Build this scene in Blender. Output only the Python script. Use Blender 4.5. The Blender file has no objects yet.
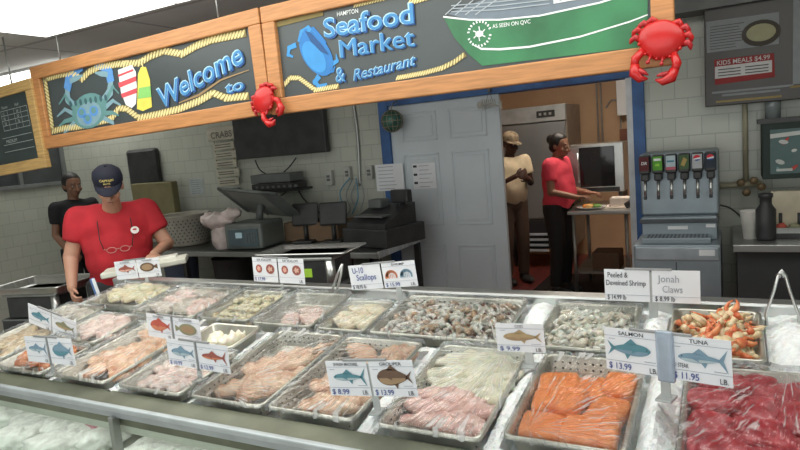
import bpy, bmesh, math, random
from mathutils import Matrix, Vector, noise
random.seed(7)
R = math.radians
SC = bpy.context.scene
COL = SC.collection
EYE = Vector((0, 0, 1.70))
FPX = 620.0
# ------------------------------------------------------------------ camera
_y, _p, _r = R(28.4), R(7.5), R(5.0)
FW = Vector((-math.sin(_y)*math.cos(_p), math.cos(_y)*math.cos(_p), -math.sin(_p)))
R0 = Vector((math.cos(_y), math.sin(_y), 0)); U0 = R0.cross(FW)
RT = R0*math.cos(_r) - U0*math.sin(_r); UP = R0*math.sin(_r) + U0*math.cos(_r)
cam = bpy.data.objects.new('camera', bpy.data.cameras.new('camera')); COL.objects.link(cam)
m3 = Matrix((RT, UP, -FW)).transposed()
cam.matrix_world = Matrix.Translation(EYE) @ m3.to_4x4()
cam.data.sensor_width = 36; cam.data.lens = FPX/800*36; cam.data.clip_start = .05
SC.camera = cam
def ray(px, py): return FW + RT*((px-400)/FPX) - UP*((py-225)/FPX)
def aty(px, py, Y): d = ray(px, py); return EYE + d*(Y/d.y)
def atz(px, py, Z): d = ray(px, py); return EYE + d*((Z-EYE.z)/d.z)
# the sloping ice deck
DY, DZ, DT = 1.5, .906, R(8)
DM = Matrix.Translation((0, DY, DZ)) @ Matrix.Rotation(DT, 4, 'X')
def atdeck(px, py, w=0):
    n = Vector((0, -math.sin(DT), math.cos(DT))); p0 = Vector((0, DY, DZ)) + n*w; d = ray(px, py)
    P = EYE + d*(n.dot(p0-EYE)/n.dot(d)); return P.x, (P.y-DY)/math.cos(DT)
# ------------------------------------------------------------------ materials
MATS = {}
def mat(name, c, rough=.6, metal=0, var=.12, scale=8, bump=0, bscale=40, c2=None, trans=0, emit=0, sss=0, spec=.5, stretch=None):
    if name in MATS: return MATS[name]
    m = bpy.data.materials.new(name); m.use_nodes = True; nt = m.node_tree; N = nt.nodes; L = nt.links
    b = N['Principled BSDF']; b.inputs['Roughness'].default_value = rough; b.inputs['Metallic'].default_value = metal
    b.inputs['Specular IOR Level'].default_value = spec
    tc = N.new('ShaderNodeTexCoord'); no = N.new('ShaderNodeTexNoise'); no.inputs['Scale'].default_value = scale; no.inputs['Detail'].default_value = 5
    vec = tc.outputs['Object']
    if stretch:
        mp = N.new('ShaderNodeMapping'); mp.inputs['Scale'].default_value = stretch; L.new(vec, mp.inputs['Vector']); vec = mp.outputs['Vector']
    L.new(vec, no.inputs['Vector'])
    mx = N.new('ShaderNodeMix'); mx.data_type = 'RGBA'
    rp = N.new('ShaderNodeValToRGB'); rp.color_ramp.elements[0].position = .35; rp.color_ramp.elements[1].position = .65
    L.new(no.outputs['Fac'], rp.inputs['Fac']); L.new(rp.outputs['Color'], mx.inputs['Factor'])
    ca = tuple(max(0, x*(1-var)) for x in c); cb = c2 if c2 else tuple(min(1, x*(1+var)) for x in c)
    mx.inputs['A'].default_value = (*ca, 1); mx.inputs['B'].default_value = (*cb, 1)
    L.new(mx.outputs['Result'], b.inputs['Base Color'])
    if bump:
        n2 = N.new('ShaderNodeTexNoise'); n2.inputs['Scale'].default_value = bscale; L.new(vec, n2.inputs['Vector'])
        bp = N.new('ShaderNodeBump'); bp.inputs['Strength'].default_value = bump; bp.inputs['Distance'].default_value = .01
        L.new(n2.outputs['Fac'], bp.inputs['Height']); L.new(bp.outputs['Normal'], b.inputs['Normal'])
    if trans: b.inputs['Transmission Weight'].default_value = trans
    if sss: b.inputs['Subsurface Weight'].default_value = sss; b.inputs['Subsurface Scale'].default_value = .01
    if emit:
        b.inputs['Emission Color'].default_value = (*c, 1); b.inputs['Emission Strength'].default_value = emit
    MATS[name] = m; return m
def tile_mat(name, c1, c2, mortar, w, h, ms=.004, rough=.25, off=.5, floor=False):
    m = bpy.data.materials.new(name); m.use_nodes = True; nt = m.node_tree; N = nt.nodes; L = nt.links
    b = N['Principled BSDF']; b.inputs['Roughness'].default_value = rough
    tc = N.new('ShaderNodeTexCoord'); sp = N.new('ShaderNodeSeparateXYZ'); cb = N.new('ShaderNodeCombineXYZ')
    L.new(tc.outputs['Object'], sp.inputs['Vector'])
    if floor: L.new(sp.outputs['X'], cb.inputs['X']); L.new(sp.outputs['Y'], cb.inputs['Y'])
    else:
        ad = N.new('ShaderNodeMath'); L.new(sp.outputs['X'], ad.inputs[0]); L.new(sp.outputs['Y'], ad.inputs[1])
        L.new(ad.outputs[0], cb.inputs['X']); L.new(sp.outputs['Z'], cb.inputs['Y'])
    br = N.new('ShaderNodeTexBrick'); br.offset = off; L.new(cb.outputs[0], br.inputs['Vector'])
    br.inputs['Scale'].default_value = 1; br.inputs['Brick Width'].default_value = w; br.inputs['Row Height'].default_value = h
    br.inputs['Mortar Size'].default_value = ms; br.inputs['Mortar Smooth'].default_value = .2
    br.inputs['Color1'].default_value = (*c1, 1); br.inputs['Color2'].default_value = (*c2, 1); br.inputs['Mortar'].default_value = (*mortar, 1)
    no = N.new('ShaderNodeTexNoise'); no.inputs['Scale'].default_value = 1.3; L.new(tc.outputs['Object'], no.inputs['Vector'])
    mx = N.new('ShaderNodeMix'); mx.data_type = 'RGBA'; mx.blend_type = 'MULTIPLY'; mx.inputs['Factor'].default_value = .35
    L.new(br.outputs['Color'], mx.inputs['A']); L.new(no.outputs['Fac'], mx.inputs['B']); L.new(mx.outputs['Result'], b.inputs['Base Color'])
    bp = N.new('ShaderNodeBump'); bp.inputs['Strength'].default_value = .4; bp.inputs['Distance'].default_value = .004; bp.invert = True
    L.new(br.outputs['Fac'], bp.inputs['Height']); L.new(bp.outputs['Normal'], b.inputs['Normal'])
    MATS[name] = m; return m
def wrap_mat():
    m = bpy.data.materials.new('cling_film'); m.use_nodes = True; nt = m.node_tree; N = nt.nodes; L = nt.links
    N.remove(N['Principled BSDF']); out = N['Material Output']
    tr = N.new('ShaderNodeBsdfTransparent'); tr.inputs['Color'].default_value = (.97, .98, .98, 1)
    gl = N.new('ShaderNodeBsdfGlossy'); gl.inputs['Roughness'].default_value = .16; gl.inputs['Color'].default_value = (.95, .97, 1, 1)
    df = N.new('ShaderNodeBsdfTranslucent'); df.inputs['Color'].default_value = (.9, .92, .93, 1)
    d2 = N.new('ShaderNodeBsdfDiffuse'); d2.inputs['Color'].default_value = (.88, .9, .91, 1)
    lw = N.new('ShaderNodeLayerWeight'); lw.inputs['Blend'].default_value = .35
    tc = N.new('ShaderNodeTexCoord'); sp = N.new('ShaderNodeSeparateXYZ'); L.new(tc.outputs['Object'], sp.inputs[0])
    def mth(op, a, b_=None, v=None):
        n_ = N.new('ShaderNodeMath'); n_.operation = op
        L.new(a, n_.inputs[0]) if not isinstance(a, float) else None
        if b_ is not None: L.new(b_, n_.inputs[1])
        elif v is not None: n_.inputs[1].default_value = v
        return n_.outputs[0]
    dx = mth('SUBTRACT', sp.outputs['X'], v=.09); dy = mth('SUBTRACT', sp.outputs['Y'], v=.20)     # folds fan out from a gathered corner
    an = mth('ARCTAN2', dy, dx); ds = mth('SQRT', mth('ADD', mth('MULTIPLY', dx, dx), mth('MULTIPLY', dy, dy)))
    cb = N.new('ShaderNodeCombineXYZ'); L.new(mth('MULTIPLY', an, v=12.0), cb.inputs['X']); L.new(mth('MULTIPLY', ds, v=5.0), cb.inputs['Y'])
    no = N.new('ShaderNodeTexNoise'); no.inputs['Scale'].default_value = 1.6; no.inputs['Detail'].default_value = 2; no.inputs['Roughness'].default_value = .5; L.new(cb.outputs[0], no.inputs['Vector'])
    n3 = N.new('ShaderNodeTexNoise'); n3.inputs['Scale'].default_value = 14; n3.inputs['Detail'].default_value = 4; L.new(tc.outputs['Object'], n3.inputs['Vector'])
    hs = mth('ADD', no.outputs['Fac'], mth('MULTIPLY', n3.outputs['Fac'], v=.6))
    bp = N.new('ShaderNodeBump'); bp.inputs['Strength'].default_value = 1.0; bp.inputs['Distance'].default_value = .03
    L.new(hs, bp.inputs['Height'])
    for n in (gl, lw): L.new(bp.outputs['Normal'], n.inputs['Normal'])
    rp = N.new('ShaderNodeValToRGB'); rp.color_ramp.elements[0].position = .57; rp.color_ramp.elements[1].position = .66  # highlights along the folds painted in as white diffuse streaks
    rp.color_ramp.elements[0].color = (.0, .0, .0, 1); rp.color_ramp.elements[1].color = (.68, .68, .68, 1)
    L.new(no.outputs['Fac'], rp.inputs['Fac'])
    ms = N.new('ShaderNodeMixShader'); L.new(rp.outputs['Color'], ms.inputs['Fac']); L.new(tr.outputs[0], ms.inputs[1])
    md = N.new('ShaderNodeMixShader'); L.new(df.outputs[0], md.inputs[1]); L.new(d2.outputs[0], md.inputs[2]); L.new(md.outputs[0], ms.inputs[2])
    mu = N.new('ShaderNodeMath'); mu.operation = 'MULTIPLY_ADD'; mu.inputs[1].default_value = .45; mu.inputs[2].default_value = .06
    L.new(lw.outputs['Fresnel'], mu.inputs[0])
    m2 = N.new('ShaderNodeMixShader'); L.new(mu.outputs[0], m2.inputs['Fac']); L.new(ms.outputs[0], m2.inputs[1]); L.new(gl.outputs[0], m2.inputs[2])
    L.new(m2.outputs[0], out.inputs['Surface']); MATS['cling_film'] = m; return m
def emis(name, c, s):
    m = bpy.data.materials.new(name); m.use_nodes = True; N = m.node_tree.nodes
    e = N.new('ShaderNodeEmission'); e.inputs['Color'].default_value = (*c, 1); e.inputs['Strength'].default_value = s
    m.node_tree.links.new(e.outputs[0], N['Material Output'].inputs['Surface']); return m
def flat(name, c, rough=.7): return mat(name, c, rough, var=.05, scale=20)
STEEL = mat('steel', (.56, .57, .56), .28, .9, var=.15, scale=3, stretch=(1, 12, 1), bump=.05)
STEELD = mat('worn_steel', (.34, .35, .34), .38, .7, var=.2, scale=3)
PANM = mat('pan_steel', (.56, .55, .49), .32, .8, var=.2, scale=10, bump=.1)
DARKP = mat('black_plastic', (.032, .034, .035), .45, var=.3)
GREYP = mat('grey_plastic', (.13, .14, .14), .5)
WHITEP = mat('white_paper', (.75, .77, .8), .6, var=.03)
ICE = mat('ice', (.86, .89, .90), .35, var=.06, scale=60, bump=.5, bscale=160, sss=.15)
WOOD = mat('orange_wood', (.47, .215, .08), .45, var=.16, scale=6, stretch=(1, 1, 14))
WOODB = mat('pale_wood', (.50, .32, .12), .5, var=.2, scale=6, stretch=(1, 1, 14))
BLUE = mat('blue_paint', (.035, .11, .30), .5, var=.2)
SKIN = mat('skin_fair', (.46, .25, .17), .5, var=.1, sss=.1)
SKINM = mat('skin_brown', (.26, .13, .08), .5, var=.1)
SKIND = mat('skin_dark', (.07, .035, .025), .5, var=.1)
HAIR = mat('dark_hair', (.012, .01, .01), .5, var=.3, scale=60)
INK = flat('black_ink', (.03, .035, .05)); INKB = flat('blue_ink', (.03, .06, .28)); GREYI = flat('grey_ink', (.35, .37, .42))
EYEW = flat('eye_dark', (.02, .015, .015), .3)
# ------------------------------------------------------------------ mesh builder
class MB:
    def __init__(s): s.v = []; s.f = []; s.fm = []; s.sm = []; s.mats = []
    def mi(s, m):
        if m not in s.mats: s.mats.append(m)
        return s.mats.index(m)
    def add(s, vs, fs, m, M=None, smooth=False):
        b = len(s.v); i = s.mi(m)
        for v in vs:
            v = Vector(v); s.v.append(M @ v if M else v)
        for f in fs: s.f.append([b+k for k in f]); s.fm.append(i); s.sm.append(smooth)
    def addbm(s, bm, m, M=None, smooth=False):
        bm.verts.index_update()
        s.add([v.co.copy() for v in bm.verts], [[v.index for v in f.verts] for f in bm.faces], m, M, smooth); bm.free()
    def box(s, c, d, m, bev=0, M=None, seg=2):
        bm = bmesh.new(); bmesh.ops.create_cube(bm, size=1)
        for v in bm.verts: v.co = Vector((v.co.x*d[0], v.co.y*d[1], v.co.z*d[2]))
        if bev: bmesh.ops.bevel(bm, geom=bm.edges[:], offset=min(bev, min(d)*.45), segments=seg, affect='EDGES', profile=.5)
        T = Matrix.Translation(c); s.addbm(bm, m, (M @ T) if M else T, False)
    def b2(s, x0, x1, y0, y1, z0, z1, m, bev=0, M=None):
        s.box(((x0+x1)/2, (y0+y1)/2, (z0+z1)/2), (abs(x1-x0), abs(y1-y0), abs(z1-z0)), m, bev, M)
    def ball(s, c, r, m, M=None, seg=14, fn=None):
        vs = []; fs = []; n = seg; k = seg//2+1
        if not hasattr(r, '__len__'): r = (r, r, r)
        vs.append((0, 0, 1))
        for i in range(1, k):
            t = math.pi*i/k
            for j in range(n):
                a = 2*math.pi*j/n; vs.append((math.sin(t)*math.cos(a), math.sin(t)*math.sin(a), math.cos(t)))
        vs.append((0, 0, -1)); e = len(vs)-1
        for j in range(n):
            fs.append([0, 1+j, 1+(j+1) % n])
            for i in range(k-2):
                a = 1+i*n+j; b = 1+i*n+(j+1) % n; fs.append([a, a+n, b+n, b])
            fs.append([e, 1+(k-2)*n+(j+1) % n, 1+(k-2)*n+j])
        o = []
        for v in vs:
            v = Vector(v)
            if fn: v = fn(v)
            o.append(Vector((v.x*r[0]+c[0], v.y*r[1]+c[1], v.z*r[2]+c[2])))
        s.add(o, fs, m, M, True)
    def tube(s, pts, r, m, n=8, M=None, cap=True, flatz=1):
        pts = [Vector(p) for p in pts]; rs = r if hasattr(r, '__len__') else [r]*len(pts)
        vs = []; fs = []; prev = None
        for i, p in enumerate(pts):
            t = (pts[min(i+1, len(pts)-1)]-pts[max(i-1, 0)]).normalized()
            if prev is None:
                a = Vector((0, 0, 1)) if abs(t.z) < .9 else Vector((1, 0, 0)); u = t.cross(a).normalized()
            else: u = (prev - t*prev.dot(t)).normalized()
            prev = u; w = t.cross(u)
            for j in range(n):
                a = 2*math.pi*j/n; vs.append(p + u*math.cos(a)*rs[i] + w*math.sin(a)*rs[i]*flatz)
        for i in range(len(pts)-1):
            for j in range(n):
                a = i*n+j; b = i*n+(j+1) % n; fs.append([a, b, b+n, a+n])
        if cap: fs.append(list(range(n))[::-1]); fs.append([(len(pts)-1)*n+j for j in range(n)])
        s.add(vs, fs, m, M, True)
    def lathe(s, prof, m, c=(0, 0, 0), n=24, M=None):
        vs = []; fs = []
        for r, z in prof:
            for j in range(n):
                a = 2*math.pi*j/n; vs.append((c[0]+r*math.cos(a), c[1]+r*math.sin(a), c[2]+z))
        for i in range(len(prof)-1):
            for j in range(n):
                a = i*n+j; b = i*n+(j+1) % n; fs.append([a, b, b+n, a+n])
        s.add(vs, fs, m, M, True)
    def poly(s, pts, m, y=0, M=None):           # flat polygon in the local xz plane
        s.add([(p[0], y, p[1]) for p in pts], [list(range(len(pts)))], m, M)
    def text(s, t, x, z, h, m, y=0, w=None, bold=0, shear=0, al='LEFT', ang=0, M=None):
        vs, fs, x0, x1, z0, z1 = textgeo(t, bold, shear)
        k = h; kx = k if w is None else w/(x1-x0)
        ox = {'LEFT': -x0, 'CENTER': -(x0+x1)/2, 'RIGHT': -x1}[al]
        c, sn = math.cos(ang), math.sin(ang); o = []
        for a, b in vs:
            a = (a+ox)*kx; b = b*k; o.append((x+a*c-b*sn, y, z+a*sn+b*c))
        for i, f in enumerate(fs): s.add([(o[k_][0], y-.00002*(i % 9), o[k_][2]) for k_ in f], [list(range(len(f)))], m, M)
    def build(s, name, parent=None, mw=None):
        me = bpy.data.meshes.new(name); me.from_pydata([tuple(v) for v in s.v], [], s.f)
        for m in s.mats: me.materials.append(m)
        me.polygons.foreach_set('material_index', s.fm); me.polygons.foreach_set('use_smooth', s.sm); me.update()
        o = bpy.data.objects.new(name, me); COL.objects.link(o)
        if parent: o.parent = parent
        if mw is not None: o.matrix_world = mw
        return o
_tg = {}
def textgeo(t, bold=0, shear=0):
    k = (t, bold, shear)
    if k in _tg: return _tg[k]
    cu = bpy.data.curves.new('t', 'FONT'); cu.body = t; cu.size = 1.0/.72; cu.shear = shear; cu.offset = bold; cu.resolution_u = 3
    ob = bpy.data.objects.new('t', cu); COL.objects.link(ob); dg = bpy.context.evaluated_depsgraph_get(); dg.update()
    me = bpy.data.meshes.new_from_object(ob.evaluated_get(dg)); vs = [(v.co.x, v.co.y) for v in me.vertices]
    fs = [list(p.vertices) for p in me.polygons]
    bpy.data.objects.remove(ob); bpy.data.curves.remove(cu); bpy.data.meshes.remove(me)
    xs = [v[0] for v in vs] or [0, 1]; zs = [v[1] for v in vs] or [0, 1]
    _tg[k] = (vs, fs, min(xs), max(xs), min(zs), max(zs)); return _tg[k]
def tag(o, label=None, cat=None, group=None, kind=None):
    if label: o['label'] = label
    if cat: o['category'] = cat
    if group: o['group'] = group
    if kind: o['kind'] = kind
    return o
def empty(name, mw, label, cat, group=None):
    o = bpy.data.objects.new(name, None); o.empty_display_size = .05; COL.objects.link(o)
    o.matrix_world = mw; return tag(o, label, cat, group)
def T(x, y, z, rz=0, rx=0, ry=0):
    return Matrix.Translation((x, y, z)) @ Matrix.Rotation(rz, 4, 'Z') @ Matrix.Rotation(ry, 4, 'Y') @ Matrix.Rotation(rx, 4, 'X')
def part(mb, name, par, M=None):
    o = mb.build(name); o.parent = par
    if M is not None: o.matrix_local = M
    return o
def dup(root, mw, label=None, group=None):
    def cp(o, p):
        c = o.copy(); COL.objects.link(c)
        if p: c.parent = p; c.matrix_parent_inverse = o.matrix_parent_inverse.copy()
        for ch in list(o.children): cp(ch, c)
        return c
    c = cp(root, None); c.matrix_world = mw
    if label: c['label'] = label
    if group: c['group'] = group
    return c
def struct(mb, name, M=None):
    o = mb.build(name, None, M); o['kind'] = 'structure'; return o

# ------------------------------------------------------------------ the room
TILE = tile_mat('wall_tile', (.58, .60, .53), (.53, .56, .49), (.43, .45, .405), .155, .122, .003)
TILEL = TILE
FLOORM = tile_mat('quarry_tile', (.34, .08, .07), (.26, .06, .055), (.04, .03, .03), .3, .3, .006, .3, 0, True)
CEIL = tile_mat('ceiling_tile', (.86, .87, .85), (.83, .84, .83), (.55, .55, .55), 1.2, .6, .02, .8, 0, True)
TAN = mat('tan_wall', (.50, .33, .20), .7, var=.08, scale=2)
YB = 4.5; XL = -6.6; XR = 2.2; ZC = 2.68
b = MB(); b.b2(XL, XR, 2.3, 9, -.1, 0, FLOORM); struct(b, 'floor')
b = MB(); b.b2(XL, XR, -3, 2.3, -.1, 0, tile_mat('shop_floor', (.66, .63, .56), (.62, .60, .53), (.4, .38, .34), .3, .3, .005, .4, 0, True)); struct(b, 'floor')
b = MB(); b.b2(XL-.1, XR+.1, -1.0, 8.6, ZC, ZC+.1, CEIL); struct(b, 'ceiling')
xo0 = aty(385, 105, YB).x; xo1 = aty(633, 65, YB).x; zo = 2.01
b = MB()
b.b2(XL, xo0, YB, YB+.12, 0, ZC, TILE); b.b2(xo1, XR, YB, YB+.12, 0, ZC, TILE); b.b2(xo0, xo1, YB, YB+.12, zo, ZC, TILE)
struct(b, 'wall_back')
b = MB(); b.b2(XL-.1, XL, -1.0, YB+.12, 0, ZC, TILEL); struct(b, 'wall_left')
b = MB(); b.b2(XR, XR+.1, -1.0, YB+.12, 0, ZC, TILE); struct(b, 'wall_right')
b = MB(); b.b2(-3.6, .9, 8.4, 8.5, 0, ZC, TAN); struct(b, 'wall_kitchen_back')
b = MB(); b.b2(-3.6, -3.5, YB+.12, 8.4, 0, ZC, TAN); struct(b, 'wall_kitchen_left')
b = MB(); b.b2(.8, .9, YB+.12, 8.4, 0, ZC, mat('pale_wall', (.62, .58, .50), .6)); struct(b, 'wall_kitchen_right')
# blue door surround
b = MB(); fw = .085
b.b2(xo0-fw+.03, xo0+.03, YB-.03, YB+.14, 0, zo+fw, BLUE, .004); b.b2(xo1-.01, xo1+fw-.02, YB-.03, YB+.14, 0, zo+fw, BLUE, .004)
b.b2(xo0+.03, xo1-.01, YB-.03, YB+.14, zo-.01, zo+fw, BLUE, .004); struct(b, 'trim_1')
b = MB(); b.b2(xo1-.05, xo1-.01, YB-.02, YB+.12, 0, zo-.01, mat('white_trim', (.6, .63, .66), .5)); struct(b, 'trim_2')
b = MB(); b.b2(xo1+fw, XR, YB-.25, YB, 2.33, ZC, mat('grey_bulkhead', (.17, .18, .18), .7)); struct(b, 'trim_3')
# door leaf (six panels)
DOORP = mat('door_paint', (.56, .62, .66), .45, var=.05, scale=3)
dx0 = xo0+.03; dx1 = aty(498, 92, YB).x; dw = dx1-dx0; dh = zo-.02
b = MB(); b.b2(dx0, dx1, YB, YB+.04, .01, .01+dh, DOORP, .003)
st = .105; pw = (dw-3*st)/2
for k in range(2):
    x = dx0+st+k*(pw+st)
    for z0, z1 in ((.2, .86), (1.02, 1.60), (1.70, 1.93)):
        for (xa, xb, za, zb) in ((x, x+.014, z0, z1), (x+pw-.014, x+pw, z0, z1), (x, x+pw, z0, z0+.014), (x, x+pw, z1-.014, z1)):
            b.b2(xa, xb, YB-.007, YB+.01, za, zb, DOORP, .003)
        b.b2(x+.035, x+pw-.035, YB-.005, YB+.01, z0+.035, z1-.035, DOORP, .004)
tag(struct(b, 'door_1'), 'white six-panel door leaf beside the kitchen opening')
# left window
def atx(px, py, X): d = ray(px, py); return EYE + d*(X/d.x)
b = MB(); WFR = mat('window_frame_grey', (.16, .17, .17), .6); ws = atx(30, 184, XL); we = atx(66, 180, XL)
zs = ws.z; y1 = we.y; y0 = y1-1.6
b.b2(XL, XL+.05, y0, y1, zs-.04, zs, WFR, .004); b.b2(XL, XL+.05, y0, y1, zs+.6, zs+.64, WFR)
for y in (y0, y0+.53, y0+1.06, y1-.04): b.b2(XL, XL+.04, y, y+.04, zs, zs+.6, WFR)
b.b2(XL+.002, XL+.012, y0, y1, zs, zs+.6, mat('dark_glass', (.06, .065, .07), .08)); struct(b, 'window_1')

# ------------------------------------------------------------------ ceiling lights
LITE = emis('lamp_panel', (1.0, .99, .92), 3.4)
FRM = mat('lamp_frame', (.7, .7, .7), .5)
lab = {}
c0 = atz(50, 38, ZC-.10)
xs0, yf = c0.x, c0.y-.02
def ceil_light(x, y, w, d, label, m=LITE, grp='ceiling light panels over the customer side'):
    r = empty('ceiling_light', T(x, y, ZC-.03), label, 'ceiling light', grp)
    b = MB(); b.b2(-w/2, w/2, -d/2, d/2, .008, .028, FRM); part(b, 'frame', r)
    b = MB(); b.b2(-w/2+.01, w/2-.01, -d/2+.01, d/2-.01, -.07, .012, m, .004); part(b, 'diffuser', r)
    return r
n = 0
for ix in range(4):
    for iy in range(2):
        if iy == 1 and ix > 1: continue
        lb = ('glowing white ceiling light panel nearest the top left corner, in front of the welcome sign' if (ix, iy) == (0, 0) else 'glowing white ceiling light panel above the customer side of the case')
        ceil_light(xs0+.6+ix*1.2, yf-.5-iy*1.0, 1.2, 1.0, lb)
q = atz(31, 67, ZC-.10)
ceil_light((XL+q.x)/2+.02, q.y+.72, q.x-XL-.1, .7, 'bright ceiling light panel above the hanging blackboard at far left', grp='ceiling light panels behind the counter')
KL = emis('kitchen_lamp', (1, .88, .74), 13.0)
ceil_light(-1.2, 6.3, 1.2, .5, 'warm ceiling light inside the kitchen behind the doorway', KL, 'kitchen lights')

# ------------------------------------------------------------------ display case
CW0, CW1 = -3.29, .9
case = empty('display_case', T(0, 0, 0), 'long stainless steel seafood display case with a sloping iced deck', 'display case')
ED = mat('case_enamel', (.50, .53, .47), .5, .3, var=.12, scale=4)
b = MB()
M = DM
b.b2(CW0, CW1, -.148, .94, -.13, -.09, ED, 0, M)          # tray floor under the ice
part(b, 'ice_deck', case)
b = MB(); b.b2(CW0, CW1, -.152, -.066, -.10, -.022, mat('ledge_olive', (.15, .16, .115), .35, .3, var=.25, scale=5), .004, M); part(b, 'front_ledge', case)
b = MB(); b.b2(CW0, CW1, -.172, -.152, -.034, -.012, mat('rail_alloy', (.42, .46, .48), .4, .3), .005, M); b.b2(CW0, CW1, -.166, -.152, -.060, -.034, mat('rail_grey', (.34, .37, .39), .4, .3), .003, M); part(b, 'front_rail', case)
b = MB(); b.b2(CW0, CW1, .905, .965, -.12, .012, STEEL, .008, M); part(b, 'rear_rail', case)
yr = DY-.155
b = MB(); b.b2(CW0, CW1, 2.34, 2.38, .1, DZ+.02, ED, 0); part(b, 'rear_panel', case)
b = MB(); b.b2(CW0, CW1, yr-.04, 2.34, .50, .54, ED); b.b2(CW0, CW1, yr-.04, 2.38, .1, .5, STEELD); b.b2(CW0+.05, CW1-.05, yr+.02, 2.33, 0, .1, DARKP); part(b, 'lower_shelf', case)
b = MB(); b.b2(CW0, CW1, 1.72, 1.74, .54, DZ-.10, mat('inner_enamel', (.36, .37, .31), .5)); part(b, 'inner_back_panel', case)
b = MB(); b.tube([(CW0+.1, yr+.07, DZ-.135), (CW1-.1, yr+.07, DZ-.135)], .014, emis('case_fill_glow', (1, .98, .95), 9.0), 10); part(b, 'added_case_light', case)  # added unseen glowing tube, put in to brighten the lower case
b = MB(); b.b2(CW0, CW0+.03, 1.24, 2.36, .54, DZ-.10, STEELD); b.b2(CW1-.03, CW1, 1.24, 2.36, .54, DZ-.06, STEELD); part(b, 'end_panel', case)
for px in (115, 480):
    pp = aty(px, 420 if px == 115 else 455, yr-.0)
    b = MB(); b.b2(pp.x-.012, pp.x+.012, yr-.02, yr+.01, .5, DZ-.075, STEELD, .003); part(b, 'glass_post', case)
GL = bpy.data.materials.new('case_glass'); GL.use_nodes = True
_n = GL.node_tree; _g = _n.nodes.new('ShaderNodeBsdfGlossy'); _g.inputs['Roughness'].default_value = .05; _t = _n.nodes.new('ShaderNodeBsdfTransparent'); _t.inputs['Color'].default_value = (.96, .985, .97, 1)
_l = _n.nodes.new('ShaderNodeMixShader'); _l.inputs['Fac'].default_value = .07; _n.links.new(_t.outputs[0], _l.inputs[1]); _n.links.new(_g.outputs[0], _l.inputs[2]); _n.links.new(_l.outputs[0], _n.nodes['Material Output'].inputs['Surface'])
b = MB(); b.b2(CW0+.03, CW1-.03, yr-.032, yr-.026, .5, DZ-.09, GL); tag(part(b, 'front_glass', case), 'clear front glass')

# ice bed : one uncountable heap
PANS = {}
def bumpy(x, y, s, a): return a*noise.noise(Vector((x*s, y*s, 3.1)))
MOUNDS = [(-.185, .20, .035, .22, .035), (-.57, .22, .04, .24, .02), (-.66, .84, .05, .09, .02), (-.24, .72, .04, .13, .025), (.17, .70, .06, .2, .03),
          (-1.16, .03, .03, .1, -.01), (-.96, .05, .04, .1, .02), (-1.69, .35, .04, .12, .01), (-2.07, .1, .02, .3, .01), (-1.56, .6, .03, .1, .0)]
def icez(x, v):
    z = -.038 + bumpy(x, v, 9, .012) + bumpy(x, v, 45, .007) + bumpy(x, v, 110, .004)
    for cx, cv, sx, sv, h in MOUNDS:
        z += (h+.018)*math.exp(-((x-cx)/sx)**2-((v-cv)/sv)**2)
    return z
# pans: name -> x0,x1,v0,v1,depth
PANL = {
 'C': (-.125, .215, -.01, .46, .06), 'B': (-.55, -.235, -.02, .455, .06), 'A': (-.92, -.60, -.055, .46, .055), 'I': (-1.33, -1.0, -.055, .46, .06),
 'H': (-1.67, -1.345, -.06, .465, .06), 'M': (-2.04, -1.71, -.065, .255, .05), 'J': (-2.06, -1.78, .275, .485, .055), 'N': (-2.44, -2.11, -.065, .44, .05),
 'O': (-2.84, -2.50, -.07, .17, .045), 'K2': (-2.84, -2.53, .20, .49, .05), 'U': (-3.20, -2.88, -.03, .33, .05), 'V': (-3.22, -2.90, .36, .56, .05),
 'D': (-.19, .085, .51, .87, .055), 'E': (-.61, -.29, .50, .87, .055), 'F': (-1.27, -.725, .505, .885, .055), 'G': (-1.52, -1.29, .505, .80, .05),
 'L': (-1.87, -1.555, .51, .86, .055), 'K': (-2.20, -1.905, .52, .86, .055), 'Q': (-2.66, -2.24, .515, .87, .05), 'P': (-3.12, -2.70, .585, .88, .05)}
b = MB(); nx, nv = 420, 110; vs = []; fs = []
X0, X1, V0, V1 = CW0+.03, CW1-.03, -.075, .905
for j in range(nv+1):
    for i in range(nx+1):
        x = X0+(X1-X0)*i/nx; v = V0+(V1-V0)*j/nv; z = icez(x, v)
        for (a0, a1, c0_, c1_, dp) in PANL.values():
            if a0-.004 < x < a1+.004 and c0_-.004 < v < c1_+.004: z = min(z, -dp-.012)
        vs.append((x, v, z))
for j in range(nv):
    for i in range(nx): a = j*(nx+1)+i; fs.append([a, a+1, a+nx+2, a+nx+1])
b.add(vs, fs, ICE, DM, False)
tag(b.build('crushed_ice'), 'bed of crushed white ice around the steel trays', 'ice', kind='stuff')

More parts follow.
